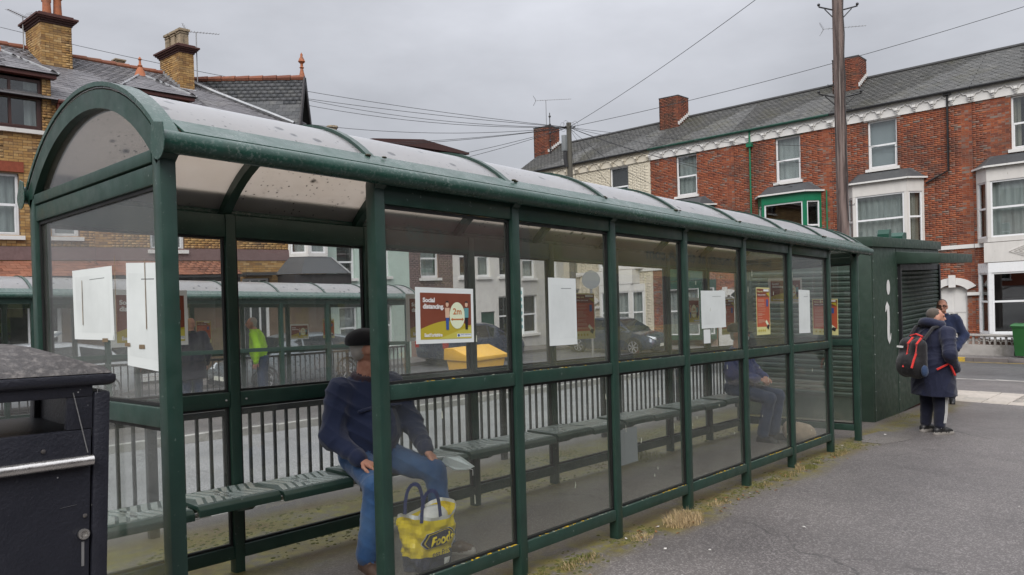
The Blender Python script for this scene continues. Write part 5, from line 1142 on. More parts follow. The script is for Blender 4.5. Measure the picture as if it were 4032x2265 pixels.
b = MB(); b.lathe((24.9, 35, 7.0), [(.4, 0), (.4, 2.6), (.25, 2.7), (.25, 3.2), (.32, 3.25), (.3, 3.35)], 10); b.build('chimney_pot', 'stone pot', bk)
# houses behind the viewpoint, which the end pane mirrors
TR_ = lambda u, d, z: (-21 + d, u, z)
for k, (a, c, l, m) in enumerate(((4, 12, 'brown brick house with white windows back along the street', 'terracotta brick'), (12, 20, 'brown brick house with tall chimney back along the street', 'terracotta brick'), (20, 30, 'cream fronted house back along the street', 'cream render'))):
    plain_house(l, TR_, a, c, -.5, 7.0, 9.2, m, [(a + .8 + 2.4 * j, a + 2.0 + 2.4 * j, z, z + 1.6) for j in range(3) for z in (.6, 4.2)], 'slate', 8, stack=c - .5, group='houses back along the street')
# ------------------------------------------------------------------ people: implicit bodies meshed in one piece
def nets(D, org, v):
    S = D < 0; nx, ny, nz_ = D.shape
    cnt = sum(S[i:nx - 1 + i, j:ny - 1 + j, k:nz_ - 1 + k].astype(np.int8) for i in (0, 1) for j in (0, 1) for k in (0, 1))
    act = (cnt > 0) & (cnt < 8); idx = np.argwhere(act); ids = -np.ones(act.shape, np.int64); ids[act] = np.arange(len(idx))
    P = np.zeros((len(idx), 3)); N = np.zeros(len(idx))
    cor = [(i, j, k) for i in (0, 1) for j in (0, 1) for k in (0, 1)]
    for a in cor:
        for ax in range(3):
            if a[ax]: continue
            b = list(a); b[ax] = 1
            ia = idx + a; ib = idx + b; da = D[ia[:, 0], ia[:, 1], ia[:, 2]]; db = D[ib[:, 0], ib[:, 1], ib[:, 2]]
            m = (da < 0) != (db < 0); t = np.where(m, da / np.where(m, da - db, 1), 0)
            p = np.array(a, float)[None].repeat(len(idx), 0); p[:, ax] += t
            P[m] += p[m]; N[m] += 1
    V = (idx + P / N[:, None]) * v + org; F = []
    for ax in range(3):
        sl0 = [slice(None)] * 3; sl1 = [slice(None)] * 3; sl0[ax] = slice(0, -1); sl1[ax] = slice(1, None)
        ch = S[tuple(sl0)] != S[tuple(sl1)]; e = np.argwhere(ch); o1, o2 = [q for q in range(3) if q != ax]
        ok = (e[:, o1] > 0) & (e[:, o2] > 0) & (e[:, o1] < D.shape[o1] - 1) & (e[:, o2] < D.shape[o2] - 1); e = e[ok]
        def cid(d1, d2):
            q = e.copy(); q[:, o1] += d1; q[:, o2] += d2; return ids[q[:, 0], q[:, 1], q[:, 2]]
        quad = np.stack([cid(-1, -1), cid(0, -1), cid(0, 0), cid(-1, 0)], 1)
        ins = S[e[:, 0], e[:, 1], e[:, 2]]; fl = ins if ax != 1 else ~ins
        quad[~fl] = quad[~fl][:, ::-1]; F.append(quad)
    return V, np.concatenate(F)
class Body:
    def __init__(s): s.g = {}
    def grp(s, name, k=.02, clips=(), fold=0.): s.g[name] = dict(k=k, clips=clips, fold=fold, p=[]); s.c = name; return s
    def cap(s, a, b, ra, rb, m): s.g[s.c]['p'].append(('c', np.array(a, float), np.array(b, float), ra, rb, m)); return s
    def ell(s, c, r, m, rot=0., tilt=0.): s.g[s.c]['p'].append(('e', np.array(c, float), np.array(r, float), rot, tilt, m)); return s
    def mesh(s, v):
        lo = np.full(3, 9e9); hi = -lo; mats = []
        for g in s.g.values():
            for p in g['p']:
                if p[0] == 'c': q = np.stack([p[1] - p[3], p[1] + p[3], p[2] - p[4], p[2] + p[4]])
                else: r = p[2].max(); q = np.stack([p[1] - r, p[1] + r])
                lo = np.minimum(lo, q.min(0)); hi = np.maximum(hi, q.max(0))
                if p[5] not in mats: mats.append(p[5])
        lo -= 4 * v; hi += 4 * v; n = np.ceil((hi - lo) / v).astype(int) + 1
        ax = [lo[i] + np.arange(n[i]) * v for i in range(3)]
        D = np.full(n, 1.0, np.float32); M = np.zeros(n, np.int16)
        for g in s.g.values():
            G = np.full(n, 1.0, np.float32); GM = np.zeros(n, np.int16); GB = np.full(n, 1.0, np.float32); k = g['k']
            for p in g['p']:
                if p[0] == 'c': r = max(p[3], p[4]) + .09; b0, b1 = np.minimum(p[1], p[2]) - r, np.maximum(p[1], p[2]) + r
                else: r = p[2].max() + .09; b0, b1 = p[1] - r, p[1] + r
                i0 = np.maximum(((b0 - lo) / v).astype(int), 0); i1 = np.minimum(((b1 - lo) / v).astype(int) + 2, n)
                sl_ = tuple(slice(i0[q], i1[q]) for q in range(3)); X, Y, Z = np.meshgrid(*[ax[q][sl_[q]] for q in range(3)], indexing='ij')
                if p[0] == 'c':
                    a, b = p[1], p[2]; ba = b - a; L = max(float(ba @ ba), 1e-9); t = np.clip(((X - a[0]) * ba[0] + (Y - a[1]) * ba[1] + (Z - a[2]) * ba[2]) / L, 0, 1)
                    d = np.sqrt((X - a[0] - ba[0] * t) ** 2 + (Y - a[1] - ba[1] * t) ** 2 + (Z - a[2] - ba[2] * t) ** 2) - (p[3] + (p[4] - p[3]) * t)
                else:
                    c, r = p[1], p[2]; x, y, z = X - c[0], Y - c[1], Z - c[2]; cr_, sr_ = math.cos(p[3]), math.sin(p[3]); x, y = x * cr_ + y * sr_, -x * sr_ + y * cr_
                    ct, st_ = math.cos(p[4]), math.sin(p[4]); x, z = x * ct - z * st_, x * st_ + z * ct
                    q = np.sqrt((x / r[0]) ** 2 + (y / r[1]) ** 2 + (z / r[2]) ** 2); d = (q - 1) * r.min() if True else q
                    d = q * (q - 1) / np.maximum(np.sqrt((x / r[0] ** 2) ** 2 + (y / r[1] ** 2) ** 2 + (z / r[2] ** 2) ** 2), 1e-6)
                d = d.astype(np.float32); o = G[sl_]; h = np.maximum(k - np.abs(o - d), 0) / k if k > 0 else 0
                G[sl_] = np.minimum(o, d) - h * h * k * .25
                bt_ = d < GB[sl_]; GM[sl_] = np.where(bt_, mats.index(p[5]), GM[sl_]); GB[sl_] = np.minimum(GB[sl_], d)
            if g['fold']:
                X, Y, Z = np.meshgrid(*ax, indexing='ij'); f = g['fold']
                w1 = 1.4 * np.abs(np.sin(19 * Z + 8 * X + 2 * np.sin(13 * Y + 9 * Z))) ** .6 - 1; w2 = 1.4 * np.abs(np.sin(23 * X - 16 * Z + 2.2 * np.sin(18 * Y - 7 * X))) ** .6 - 1; w3 = 1.4 * np.abs(np.sin(15 * Y + 14 * Z + 2.4 * np.sin(10 * X + 7 * Z))) ** .6 - 1
                G += (f * (.5 * w1 + .3 * w2 + .35 * w3)).astype(np.float32)
            for (nx_, ny_, nz__, off) in g['clips']:
                G = np.maximum(G, (nx_ * ax[0][:, None, None] + ny_ * ax[1][None, :, None] + nz__ * ax[2][None, None, :] - off).astype(np.float32))
            bt_ = G < D; M = np.where(bt_, GM, M); D = np.minimum(D, G)
        V, F = nets(D, lo, v); c = np.clip(np.rint((V - lo) / v).astype(int), 0, n - 1); vm = M[c[:, 0], c[:, 1], c[:, 2]]
        return V, F, vm[F[:, 0]], mats
def join(*ms):
    Vs, Fs, Is, mats, off = [], [], [], [], 0
    for V, F, I, m in ms:
        mp_ = []
        for q in m:
            if q not in mats: mats.append(q)
            mp_.append(mats.index(q))
        Vs.append(V); Fs.append(F + off); Is.append(np.array(mp_)[I]); off += len(V)
    return np.concatenate(Vs), np.concatenate(Fs), np.concatenate(Is), mats
def place(base, phi):
    c, s = math.cos(phi), math.sin(phi)
    return lambda V: np.stack([base[0] + V[:, 0] * c - V[:, 1] * s, base[1] + V[:, 0] * s + V[:, 1] * c, base[2] + V[:, 2]], 1)
def obj_from(name, ms, W, parent=None):
    V, F, I, mats = ms; return rnd_mesh(name, W(V), F, mats, parent, I)
def hand(wrist, d, up, side, curl=.5, m='skin', s=1.0, spread=.14):
    """five separate fingers; d points to the fingertips, up is the back of the hand, side = +1 when the thumb leaves towards d x up"""
    d = np.array(d, float); d /= np.linalg.norm(d); up = np.array(up, float); up -= d * (up @ d); up /= np.linalg.norm(up); sd = np.cross(d, up) * side
    w_ = np.array(wrist, float); b = Body().grp('h', .012)
    b.cap(w_ - d * .05 * s, w_ + d * .015 * s, .028 * s, .026 * s, m)
    for k in (-1, -.33, .33, 1): b.cap(w_ + d * .01 * s + sd * k * .016 * s, w_ + d * .085 * s + sd * k * .029 * s - up * .002, .016 * s, .0135 * s, m)
    for k, L in ((1, .068), (.33, .078), (-.33, .073), (-1, .056)):
        o = w_ + d * .088 * s + sd * k * .029 * s; dd = d + sd * k * spread; dd /= np.linalg.norm(dd)
        d1 = dd * math.cos(curl * .5) - up * math.sin(curl * .5); d2 = dd * math.cos(curl * 1.2) - up * math.sin(curl * 1.2); d3 = dd * math.cos(curl * 1.7) - up * math.sin(curl * 1.7)
        p1 = o + d1 * L * .45 * s; p2 = p1 + d2 * L * .33 * s; p3 = p2 + d3 * L * .26 * s
        b.grp('f%.1f' % k, .004); b.cap(o - dd * .02 * s, p1, .0092 * s, .0086 * s, m).cap(p1, p2, .0085 * s, .0078 * s, m).cap(p2, p3, .0078 * s, .0068 * s, m)
    t0 = w_ + d * .02 * s + sd * .026 * s; t1 = t0 + (d * .55 + sd * .75 - up * .2) * .042 * s; t2 = t1 + (d * .9 + sd * .25 - up * .3) * .034 * s; t3 = t2 + (d * .95 - up * .35) * .02 * s
    b.grp('t', .008); b.cap(t0, t1, .0145 * s, .0115 * s, m).cap(t1, t2, .011 * s, .0095 * s, m).cap(t2, t3, .0095 * s, .008 * s, m)
    return b.mesh(.0035 * s)
def head(b, c, yaw, m='skin', hair='grey hair', beard=None, s=1.0, pitch=0.):
    c = np.array(c, float); h = np.array([math.cos(yaw), math.sin(yaw), pitch]); r = np.array([math.sin(yaw), -math.cos(yaw), 0]); u = np.array([0, 0, 1.0])
    b.grp('head', .02)
    b.ell(c + u * .02 * s - h * .008, (.098 * s, .077 * s, .105 * s), m, yaw).ell(c - u * .045 * s + h * .035 * s, (.062 * s, .056 * s, .07 * s), beard or m, yaw)
    b.cap(c + h * .098 * s + u * .018 * s, c + h * .118 * s - u * .022 * s, .010 * s, .016 * s, m)                      # nose
    for q in (-1, 1):
        b.ell(c + r * q * .076 * s - h * .005 - u * .005, (.028 * s, .011 * s, .034 * s), m, yaw)                         # ear
        b.ell(c + h * .088 * s + r * q * .03 * s + u * .035 * s, (.016 * s, .022 * s, .010 * s), m, yaw)                   # brow
    b.cap(c + h * .088 * s - r * .022 * s - u * .058 * s, c + h * .088 * s + r * .022 * s - u * .058 * s, .009 * s, .009 * s, m)
    b.grp('hair', .012)
    if hair: b.ell(c - h * .03 * s + u * .045 * s, (.088 * s, .079 * s, .088 * s), hair, yaw).ell(c - h * .06 * s - u * .02 * s, (.045 * s, .068 * s, .06 * s), hair, yaw)
    b.grp('eyes', .002)
    for q in (-1, 1): b.ell(c + h * .092 * s + r * q * .031 * s + u * .018 * s, (.008, .012, .007), 'short hair', yaw)
def glasses(c, yaw, parent, W):
    b = Body().grp('g', .002); c = np.array(c); h = np.array([math.cos(yaw), math.sin(yaw), 0]); r = np.array([math.sin(yaw), -math.cos(yaw), 0]); u = np.array([0, 0, 1.])
    for q in (-1, 1):
        o = c + h * .108 + r * q * .033 + u * .018
        for k in range(10): a0, a1 = 2 * math.pi * k / 10, 2 * math.pi * (k + 1) / 10; b.cap(o + r * .024 * math.cos(a0) + u * .017 * math.sin(a0), o + r * .024 * math.cos(a1) + u * .017 * math.sin(a1), .004, .004, 'shoe black')
        b.cap(o + r * q * .024, c + r * q * .082 + u * .015, .004, .004, 'shoe black')
    return obj_from('glasses', b.mesh(.003), W, parent)
def shoe(b, ankle, yaw, m, sole, L=.27):
    a = np.array(ankle, float); d = np.array([math.cos(yaw), math.sin(yaw), 0]); z = a[2]
    b.cap(a + [0, 0, .03], a + [0, 0, -z + .07], .045, .05, m).cap(a - d * .04 + [0, 0, -z + .055], a + d * .10 + [0, 0, -z + .05], .045, .045, m).cap(a + d * .10 + [0, 0, -z + .05], a + d * (L - .11) + [0, 0, -z + .04], .045, .034, m)
    b.cap(a - d * .05 + [0, 0, -z + .02], a + d * (L - .10) + [0, 0, -z + .02], .042, .040, sole)

def seated(name, label, base, phi, C, yaw=0., girth=1.0, handsR=None, handsL=None, elbR=None, elbL=None, kneeR=None, kneeL=None, ankR=None, ankL=None, toeR=-.15, toeL=.25, top=1.40, hair='grey hair', seat=.565, vox=.0075):
    W = place(base, phi); g = girth; b = Body(); J, Tr = C['coat'], C['legs']; zs = top - .28       # shoulder height
    b.grp('coat', .055, clips=((0, 0, -1, -(seat + .03)),), fold=.017)
    b.ell((.03, 0, seat + .27), (.175 * g, .205 * g, .24), J).ell((0, 0, zs - .17), (.145 * g, .205 * g, .21), J).ell((-.015, 0, zs - .03), (.115 * g, .20 * g, .10), J)
    for s, el, ha in ((-1, elbR, handsR), (1, elbL, handsL)):
        sh = np.array((0, s * .20 * g, zs - .03)); el = np.array(el, float); wr = np.array(ha[0], float)
        b.cap(sh, el, .082 * g, .066 * g, J).cap(el, wr - (wr - el) / np.linalg.norm(wr - el) * .02, .066 * g, .05, J)
    b.grp('collar', .02)
    for k in range(14):
        a0, a1 = 2 * math.pi * k / 14, 2 * math.pi * (k + 1) / 14; f = lambda a: np.array((.012 + .082 * math.cos(a), .088 * math.sin(a), zs + .055 + .018 * math.cos(a + math.pi)))
        b.cap(f(a0), f(a1), .021, .021, C.get('collar', J))
    b.grp('trim', .006)                      # cuffs, yoke seam, zip placket and pocket welts of the jacket
    for el, ha in ((elbR, handsR), (elbL, handsL)):
        el, wr = np.array(el, float), np.array(ha[0], float); dd = (wr - el) / np.linalg.norm(wr - el); b.cap(wr - dd * .05, wr - dd * .028, .058, .056, J)
    for s in (-1, 1):
        pts = [np.array((.150 * g - .35 * l_ * l_, s * l_, zs - .135 - .12 * l_)) for l_ in (.03, .07, .11, .15, .18)]
        for p_, q_ in zip(pts, pts[1:]): b.cap(p_, q_, .012, .012, J)
        b.cap((.165 * g, s * .09, seat + .20), (.12 * g, s * .165, seat + .27), .014, .014, J)
    b.cap((.15 * g, 0, zs - .02), (.20 * g, 0, seat + .12), .013, .014, C.get('collar', J))
    b.grp('legs', .04, fold=.009)
    b.ell((-.01, 0, seat + .10), (.155 * g, .185 * g, .13), Tr)
    for s, kn, an in ((-1, kneeR, ankR), (1, kneeL, ankL)):
        kn, an = np.array(kn, float), np.array(an, float); b.cap((.03, s * .10, seat + .085), kn, .098 * g, .076, Tr).cap(kn, an + np.array((0, 0, .03)), .074, .072, Tr)
    b.grp('shoes', .012)
    for an, ty in ((ankR, toeR), (ankL, toeL)): shoe(b, an, ty, C['shoe'], C['sole'])
    b.grp('neck', .02); b.cap((-.01, 0, zs - .02), (.01, 0, zs + .14), .064, .06, 'skin')
    hc = (.025, 0, top - .02); head(b, hc, yaw, hair=hair, s=1.07)
    ms = [b.mesh(vox)] + [hand(*h) for h in (handsR, handsL)]
    p = obj_from(name, join(*ms), W); tag(p, label, 'person'); return p, W, hc
def flat_cap(p, W, hc, yaw, m='black cap', brim=.07, tilt=0.):
    c = np.array(hc) + [0, 0, .055]; h = np.array([math.cos(yaw), math.sin(yaw), 0]); b = Body().grp('c', .02, clips=((0, 0, -1, -(c[2] - .028)),))
    b.ell(c + h * -.005 + [0, 0, .014], (.135, .108, .074), m, yaw).ell(c - h * .035 + [0, 0, .0], (.118, .106, .082), m, yaw)
    b.grp('b', .01); r = np.array([math.sin(yaw), -math.cos(yaw), 0])
    for k in range(-4, 5): a = k / 4; b.cap(c + h * .075 + r * a * .068 - [0, 0, .022 + .012 * a * a], c + h * (.10 + brim * math.sqrt(max(0, 1 - a * a * .8))) + r * a * .062 - [0, 0, .034 + .012 * a * a], .008, .0065, m)
    return obj_from('cap', b.mesh(.005), W, p)

# man in the black cap
b1 = (3.40, 4.47, gzf(3.40, 4.47)); PH = R(-90)
hR = ((.315, -.285, .715), (.85, .42, -.32), (.35, .1, .94), 1, .55); hL = ((.40, .215, .70), (.72, .1, -.62), (.62, .3, .72), -1, .6)
man, W1, hc1 = seated('person', 'seated person in black cap, navy jacket and jeans beside a yellow carrier bag', b1, PH, dict(coat='navy jacket', legs='jeans', shoe='shoe brown', sole='shoe sole', collar='collar cord'), yaw=R(68), girth=1.15,
    handsR=hR, handsL=hL, elbR=(.05, -.335, .85), elbL=(.12, .325, .86), kneeR=(.47, -.30, .575), kneeL=(.47, .215, .57), ankR=(.42, -.345, .10), ankL=(.56, .22, .10), toeR=-.25, toeL=.75, top=1.45)
flat_cap(man, W1, hc1, R(68))
b = Body().grp('r', .002)
o = np.array((.315, -.285, .715)) + np.array((.85, .42, -.32)) * .105 + np.array((0, -.022, .0)); 
for k in range(10): a0, a1 = 2 * math.pi * k / 10, 2 * math.pi * (k + 1) / 10; e1, e2 = np.array((-.4, .9, 0)) * .0105, np.array((.3, .13, .95)) * .0105; b.cap(o + e1 * math.cos(a0) + e2 * math.sin(a0), o + e1 * math.cos(a1) + e2 * math.sin(a1), .0025, .0025, 'gold')
obj_from('ring', b.mesh(.002), W1, man)
# face mask held in his left hand
mk = thing('face_mask', 'pale blue paper face mask dangling from the seated hand', 'face mask')
q = W1(np.array([(.50, .29, .665), (.57, .50, .555), (.54, .475, .535), (.46, .29, .61), (.52, .40, .645), (.50, .38, .545)])); b = MB()
b.prism([tuple(q[0]), tuple(q[4]), tuple(q[1]), tuple(q[2]), tuple(q[5]), tuple(q[3])], (.004, -.012, .006)); b.build('mask', 'mask paper', mk)
q = W1(np.array([(.47, .24, .665), (.50, .28, .662), (.50, .30, .65)])); b = MB(); b.tube([tuple(v) for v in q], .003, 5); q = W1(np.array([(.55, .455, .555), (.575, .49, .54), (.565, .50, .495)])); b.tube([tuple(v) for v in q], .003, 5); b.build('ear_loop', 'bag white', mk)
# yellow carrier bag between his feet
bg_ = thing('carrier_bag', 'yellow supermarket carrier bag with navy handles on the shelter floor', 'carrier bag')
BX, BY = 3.36, 3.80; BZ = gzf(BX, BY)
def bagP(a, h, k=1.0):    # crumpled oval tube
    wob = .010 * math.sin(5 * a + 9 * h) + .006 * math.sin(11 * a - 16 * h) + .006 * math.sin(3 * a + 23 * h); rx, ry = (.165 + .045 * h + wob) * k, (.10 + .025 * h + wob * .7) * k
    e = .75; cx, sx = math.cos(a), math.sin(a); return (BX + rx * math.copysign(abs(cx) ** e, cx), BY + ry * math.copysign(abs(sx) ** e, sx), BZ + .012 + h * (.36 + .03 * math.sin(2 * a + 1)))
n = 48; b = MB()
for (h0, h1, mi) in [(i / 16, (i + 1) / 16, 0) for i in range(16)]:
    for k in range(n):
        a0, a1 = 2 * math.pi * k / n, 2 * math.pi * (k + 1) / n; am = (a0 + a1) / 2
        seam = abs(((am + .62) % (2 * math.pi)) - .0) < .13 + .03 * math.sin(20 * h0); b.cur = 2 if h0 < .24 else (1 if seam or h0 > .93 else 0)
        b.quad(bagP(a0, h0), bagP(a1, h0), bagP(a1, h1), bagP(a0, h1))
b.cur = 2; b.poly([bagP(2 * math.pi * k / n, 0) for k in range(n)]); b.build('bag', ['bag yellow', 'bag white', 'bag navy'], bg_, smooth=True)
b = MB(); b.ball((BX + .05, BY, BZ + .30), (.12, .08, .09), 12, 8); b.build('contents', 'bag white', bg_, smooth=True)
for (dx, dy) in ((-.06, -.11), (-.02, .10)):
    pts = [(BX + dx - .085 + .17 * t, BY + dy + .012 * math.sin(7 * t), BZ + .34 + .19 * math.sin(math.pi * t) ** .6) for t in lsp(0, 1, 14)]; b = MB()
    for p, q in zip(pts, pts[1:]): b.bar(p, q, .026, .003, (0, 1, 0))
    b.build('handle', 'bag strap', bg_)
ff = lambda x, z, d=0.: (BX + x, bagP(-math.pi / 2 + x * 3.2, z / .36)[1] - .010 - d * 3, BZ + .012 + z)
pl_ = [(-.15, .20), (-.11, .245), (.09, .245), (.125, .20), (.09, .155), (-.11, .155)]
for k, (m, e, d) in enumerate((('bag white', 1.09, 0), ('bag navy', 1.05, .001), ('bag yellow', .95, .002), ('bag navy', .9, .003))):
    b = MB(); c = (-.012, .20)
    for i in range(12):
        xa, xb = -.15 + .275 * i / 12, -.15 + .275 * (i + 1) / 12; hh = lambda x: .045 * min(1, (x + .155) / .045, (.13 - x) / .04)
        b.poly([ff(c[0] + (x - c[0]) * e, c[1] + s * hh(x) * e, d) for x, s in ((xa, -1), (xb, -1), (xb, 1), (xa, 1))])
    b.build('badge', m, bg_, flip=False)
for key, x0, z0, w_, h_ in (('foods', -.105, .17, .20, .062), ('price', -.09, .105, .16, .032)):
    v, f, asp = TEXT[key]; b = MB(); b.add([ff(x0 + p[0] * w_, z0 + p[1] * h_, .0095) for p in v], f); b.build('lettering', 'bag yellow' if key == 'foods' else 'bag navy', bg_, flip=False)
b = MB(); b.poly([ff(.03, .02, .003), ff(.075, .02, .003), ff(.075, .062, .003), ff(.03, .062, .003)]); b.build('barcode_patch', 'bag white', bg_, flip=False)

# seated man in face mask at the far end
b2 = (9.36, 4.47, gzf(9.36, 4.47))
m2, W2, hc2 = seated('person', 'seated person in blue anorak, dark cap and pale face mask', b2, R(-88), dict(coat='blue anorak', legs='dark jeans', shoe='shoe black', sole='shoe black'), yaw=R(5), girth=1.08,
    handsR=((.30, -.07, .80), (.5, .8, -.2), (.3, 0, 1), 1, 1.0), handsL=((.32, .10, .80), (.5, -.8, -.2), (.3, 0, 1), -1, 1.2), elbR=(.06, -.33, .86), elbL=(.08, .33, .86), kneeR=(.46, -.13, .575), kneeL=(.47, .14, .575), ankR=(.36, -.12, .10), ankL=(.40, .14, .10), toeR=-.1, toeL=.1, top=1.38, vox=.010)
flat_cap(m2, W2, hc2, R(5), brim=.075)
b = Body().grp('m', .01); c = np.array(hc2); b.ell(c + [.085, 0, -.045], (.045, .062, .048), 'mask paper'); obj_from('face_mask', b.mesh(.005), W2, m2)
bag2 = Body().grp('b', .03, fold=.006); bag2.ell((0, 0, .12), (.17, .2, .13), 'tan cloth').ell((.02, .12, .16), (.1, .1, .1), 'tan cloth'); o = obj_from('holdall', bag2.mesh(.01), place((9.45, 3.72, gzf(9.45, 3.72)), 0)); tag(o, 'soft tan bag at the feet of the masked person', 'bag')

def standing(name, label, base, phi, Hh, C, yaw=0., girth=1.0, hem=.80, arms='pocket', lean=0., hair='short hair', beard=None, vox=.009, hood=False, sock=None, stripes=False, gl=False):
    W = place(base, phi); k = Hh / 1.76; b = Body(); J, Tr = C['coat'], C['legs']; L = lambda z: lean * max(0, z - .9)
    g = girth; zs = 1.44 * k; P = lambda f, l, z: (f + L(z), l, z)
    b.grp('legs', .04, fold=.005)
    b.ell(P(0, 0, .90 * k), (.13 * g, .165 * g, .13), Tr)
    for s in (-1, 1): b.cap(P(0, s * .095, .88 * k), (.01, s * .105, .48 * k), .098 * g, .078 * g, Tr).cap((.01, s * .105, .48 * k), (-.02, s * .115, .13), .076 * g, .062 * g, Tr)
    b.grp('coat', .06, clips=((0, 0, -1, -hem * k),), fold=.012)
    b.ell(P(.03, 0, 1.08 * k), (.165 * g, .195 * g, .26 * k), J).ell(P(.0, 0, 1.27 * k), (.145 * g, .20 * g, .20 * k), J).ell(P(-.01, 0, zs - .02), (.105, .19 * g, .085), J)
    if hem < .75: b.cap(P(.01, .05, .95 * k), (.01, .06, .45 * k), .19 * g, .21 * g, J).cap(P(.01, -.05, .95 * k), (.01, -.06, .45 * k), .19 * g, .21 * g, J)
    for s in (-1, 1):
        sh = np.array(P(0, s * .20 * g, zs - .03))
        if arms == 'pocket': el = np.array(P(-.08, s * .31 * g, 1.13 * k)); wr = np.array(P(.13, s * .22 * g, .93 * k))
        else: el = np.array(P(-.03, s * .29 * g, 1.14 * k)); wr = np.array(P(.08, s * .27 * g, .88 * k))
        b.cap(sh, el, .083 * g, .066 * g, J).cap(el, wr, .066 * g, .052 * g, J)
    if hood:
        b.grp('hood', .05); hz = zs + .09
        for q in range(12): a0, a1 = math.pi * (.35 + 1.3 * q / 12), math.pi * (.35 + 1.3 * (q + 1) / 12); b.cap(P(-.02 + .10 * math.cos(a0), .125 * math.sin(a0), hz - .03 + .05 * abs(math.cos(a0))), P(-.02 + .10 * math.cos(a1), .125 * math.sin(a1), hz - .03 + .05 * abs(math.cos(a1))), .04, .04, J)
    else:
        b.grp('collar', .02)
        for q in range(12): a0, a1 = 2 * math.pi * q / 12, 2 * math.pi * (q + 1) / 12; b.cap(P(.01 + .075 * math.cos(a0), .08 * math.sin(a0), zs + .05), P(.01 + .075 * math.cos(a1), .08 * math.sin(a1), zs + .05), .02, .02, J)
    if C.get('shirt'): b.grp('shirt', .01); b.ell(P(.10, 0, zs - .06), (.038, .04, .09), C['shirt'])
    b.grp('shoes', .012)
    for s in (-1, 1):
        shoe(b, (-.03, s * .115, .10), s * .12, C['shoe'], C['sole'])
        if sock: b.cap((-.02, s * .115, .17), (-.025, s * .115, .10), .05, .052, sock)
    b.grp('neck', .02); b.cap(P(-.005, 0, zs), P(.015, 0, zs + .14), .06, .056, 'skin')
    hc = P(.03, 0, Hh - .145); head(b, hc, yaw, hair=hair, beard=beard)
    ms = [b.mesh(vox)]
    if arms != 'pocket':
        for s in (-1, 1): ms.append(hand(P(.085, s * .27 * g, .87 * k), (.25, 0, -1), (0, s, 0), -s if s > 0 else -s, .5))
    p = obj_from(name, join(*ms), W); tag(p, label, 'person')
    if stripes:
        for s in (-1, 1):
            bm_ = MB()
            for q in (-1, 0, 1):
                pts = [(.012 + q * .016 + (-.02 if z < .2 else 0) * 1.0, s * (.105 + .085 * g + (.002)), z) for z in (.16, .3, .48, .62, .8)]; pts = [(p_[0], s * (.105 + (.0885 * g if p_[2] > .4 else .079 * g if p_[2] > .25 else .072 * g)), p_[2]) for p_ in pts]
                w3 = W(np.array(pts)); bm_.tube([tuple(v) for v in w3], .0045, 4)
            bm_.build('side_stripe', 'white print', p)
    return p, W, hc
b3 = (11.22, 2.63, gzf(11.22, 2.63)); m3, W3, hc3 = standing('person', 'person in long navy parka and striped track bottoms carrying a backpack', b3, R(-32), 1.66, dict(coat='navy parka', legs='track bottoms', shoe='shoe black', sole='shoe sole'), yaw=R(-20), girth=1.12, hem=.54, hood=True, sock='white sock', stripes=True, lean=.06, vox=.0085)
b = MB()
for s in (-1, 1):
    for pts in (((-.03, s * .30, .95), (-.17, s * .235, .87)), ((-.03, s * .30, .95), (.05, s * .305, .79))):
        w3 = W3(np.array(pts)); b.bar(tuple(w3[0]), tuple(w3[1]), .022, .02)
b.build('pocket_zip', 'backpack red', m3)
bp_ = thing('backpack', 'black backpack with red zip piping worn over the navy parka', 'backpack'); b = Body().grp('p', .05, fold=.003)
for z0, z1, r in ((.86, 1.16, .10),):
    for l in (-.09, .09): b.cap((-.33, l, .86), (-.31, l, 1.17), .115, .10, 'backpack black')
b.ell((-.40, 0, .93), (.11, .17, .15), 'backpack black'); b.grp('top', .02); b.cap((-.27, -.08, 1.26), (-.27, .08, 1.26), .02, .02, 'backpack black')
obj_from('body', b.mesh(.008), W3, bp_)
b = MB()
for l in (-.16, -.02):
    pts = [(-.33, l, 1.275), (-.415, l - .005, 1.20), (-.428, l - .008, 1.08), (-.475, l - .01, .98), (-.505, l - .012, .90)]; w3 = W3(np.array(pts)); b.tube([tuple(v) for v in w3], .014, 6)
w3 = W3(np.array([(-.25, -.10, 1.285), (-.255, 0, 1.315), (-.25, .10, 1.285)])); b.tube([tuple(v) for v in w3], .013, 6); b.build('piping', 'backpack red', bp_, smooth=True)
b = MB()
for l in (-.13, .13): w3 = W3(np.array([(-.26, l, 1.25), (-.12, l * 1.1, 1.40), (.02, l * 1.15, 1.425), (.12, l * 1.1, 1.33), (.155, l * 1.3, 1.12), (.0, l * 1.95, 1.0)])); b.tube([tuple(v) for v in w3], .022, 6)
b.build('strap', 'backpack black', bp_, smooth=True)
b = MB(); w3 = W3(np.array([(-.427, .04, 1.165), (-.427, .15, 1.165), (-.430, .15, 1.14), (-.430, .04, 1.14)])); b.prism([tuple(v) for v in w3], (-.004, 0, 0)); b.build('badge', 'white print', bp_)
b = Body().grp('b', .01); b.ell((-.36, -.235, .86), (.05, .035, .075), 'dark jeans'); obj_from('bottle', b.mesh(.006), W3, bp_)
b4 = (14.76, 3.29, gzf(14.76, 3.29)); m4, W4, hc4 = standing('person', 'bespectacled person in navy jacket and white shirt facing the backpack wearer', b4, R(186), 1.80, dict(coat='navy jacket', legs='track bottoms', shoe='shoe black', sole='shoe black', shirt='white shirt'), yaw=R(6), hair='dark hair', beard='skin far', vox=.010)
glasses(hc4, R(6), m4, W4)
b5 = (6.98, 14.62, gzf(6.98, 14.62)); standing('person', 'person in dark coat seen from behind at the island shelter', b5, R(75), 1.84, dict(coat='dark coat', legs='dark jeans', shoe='shoe black', sole='shoe black'), hair='skin', girth=1.08, hem=.62, arms='down', vox=.012)
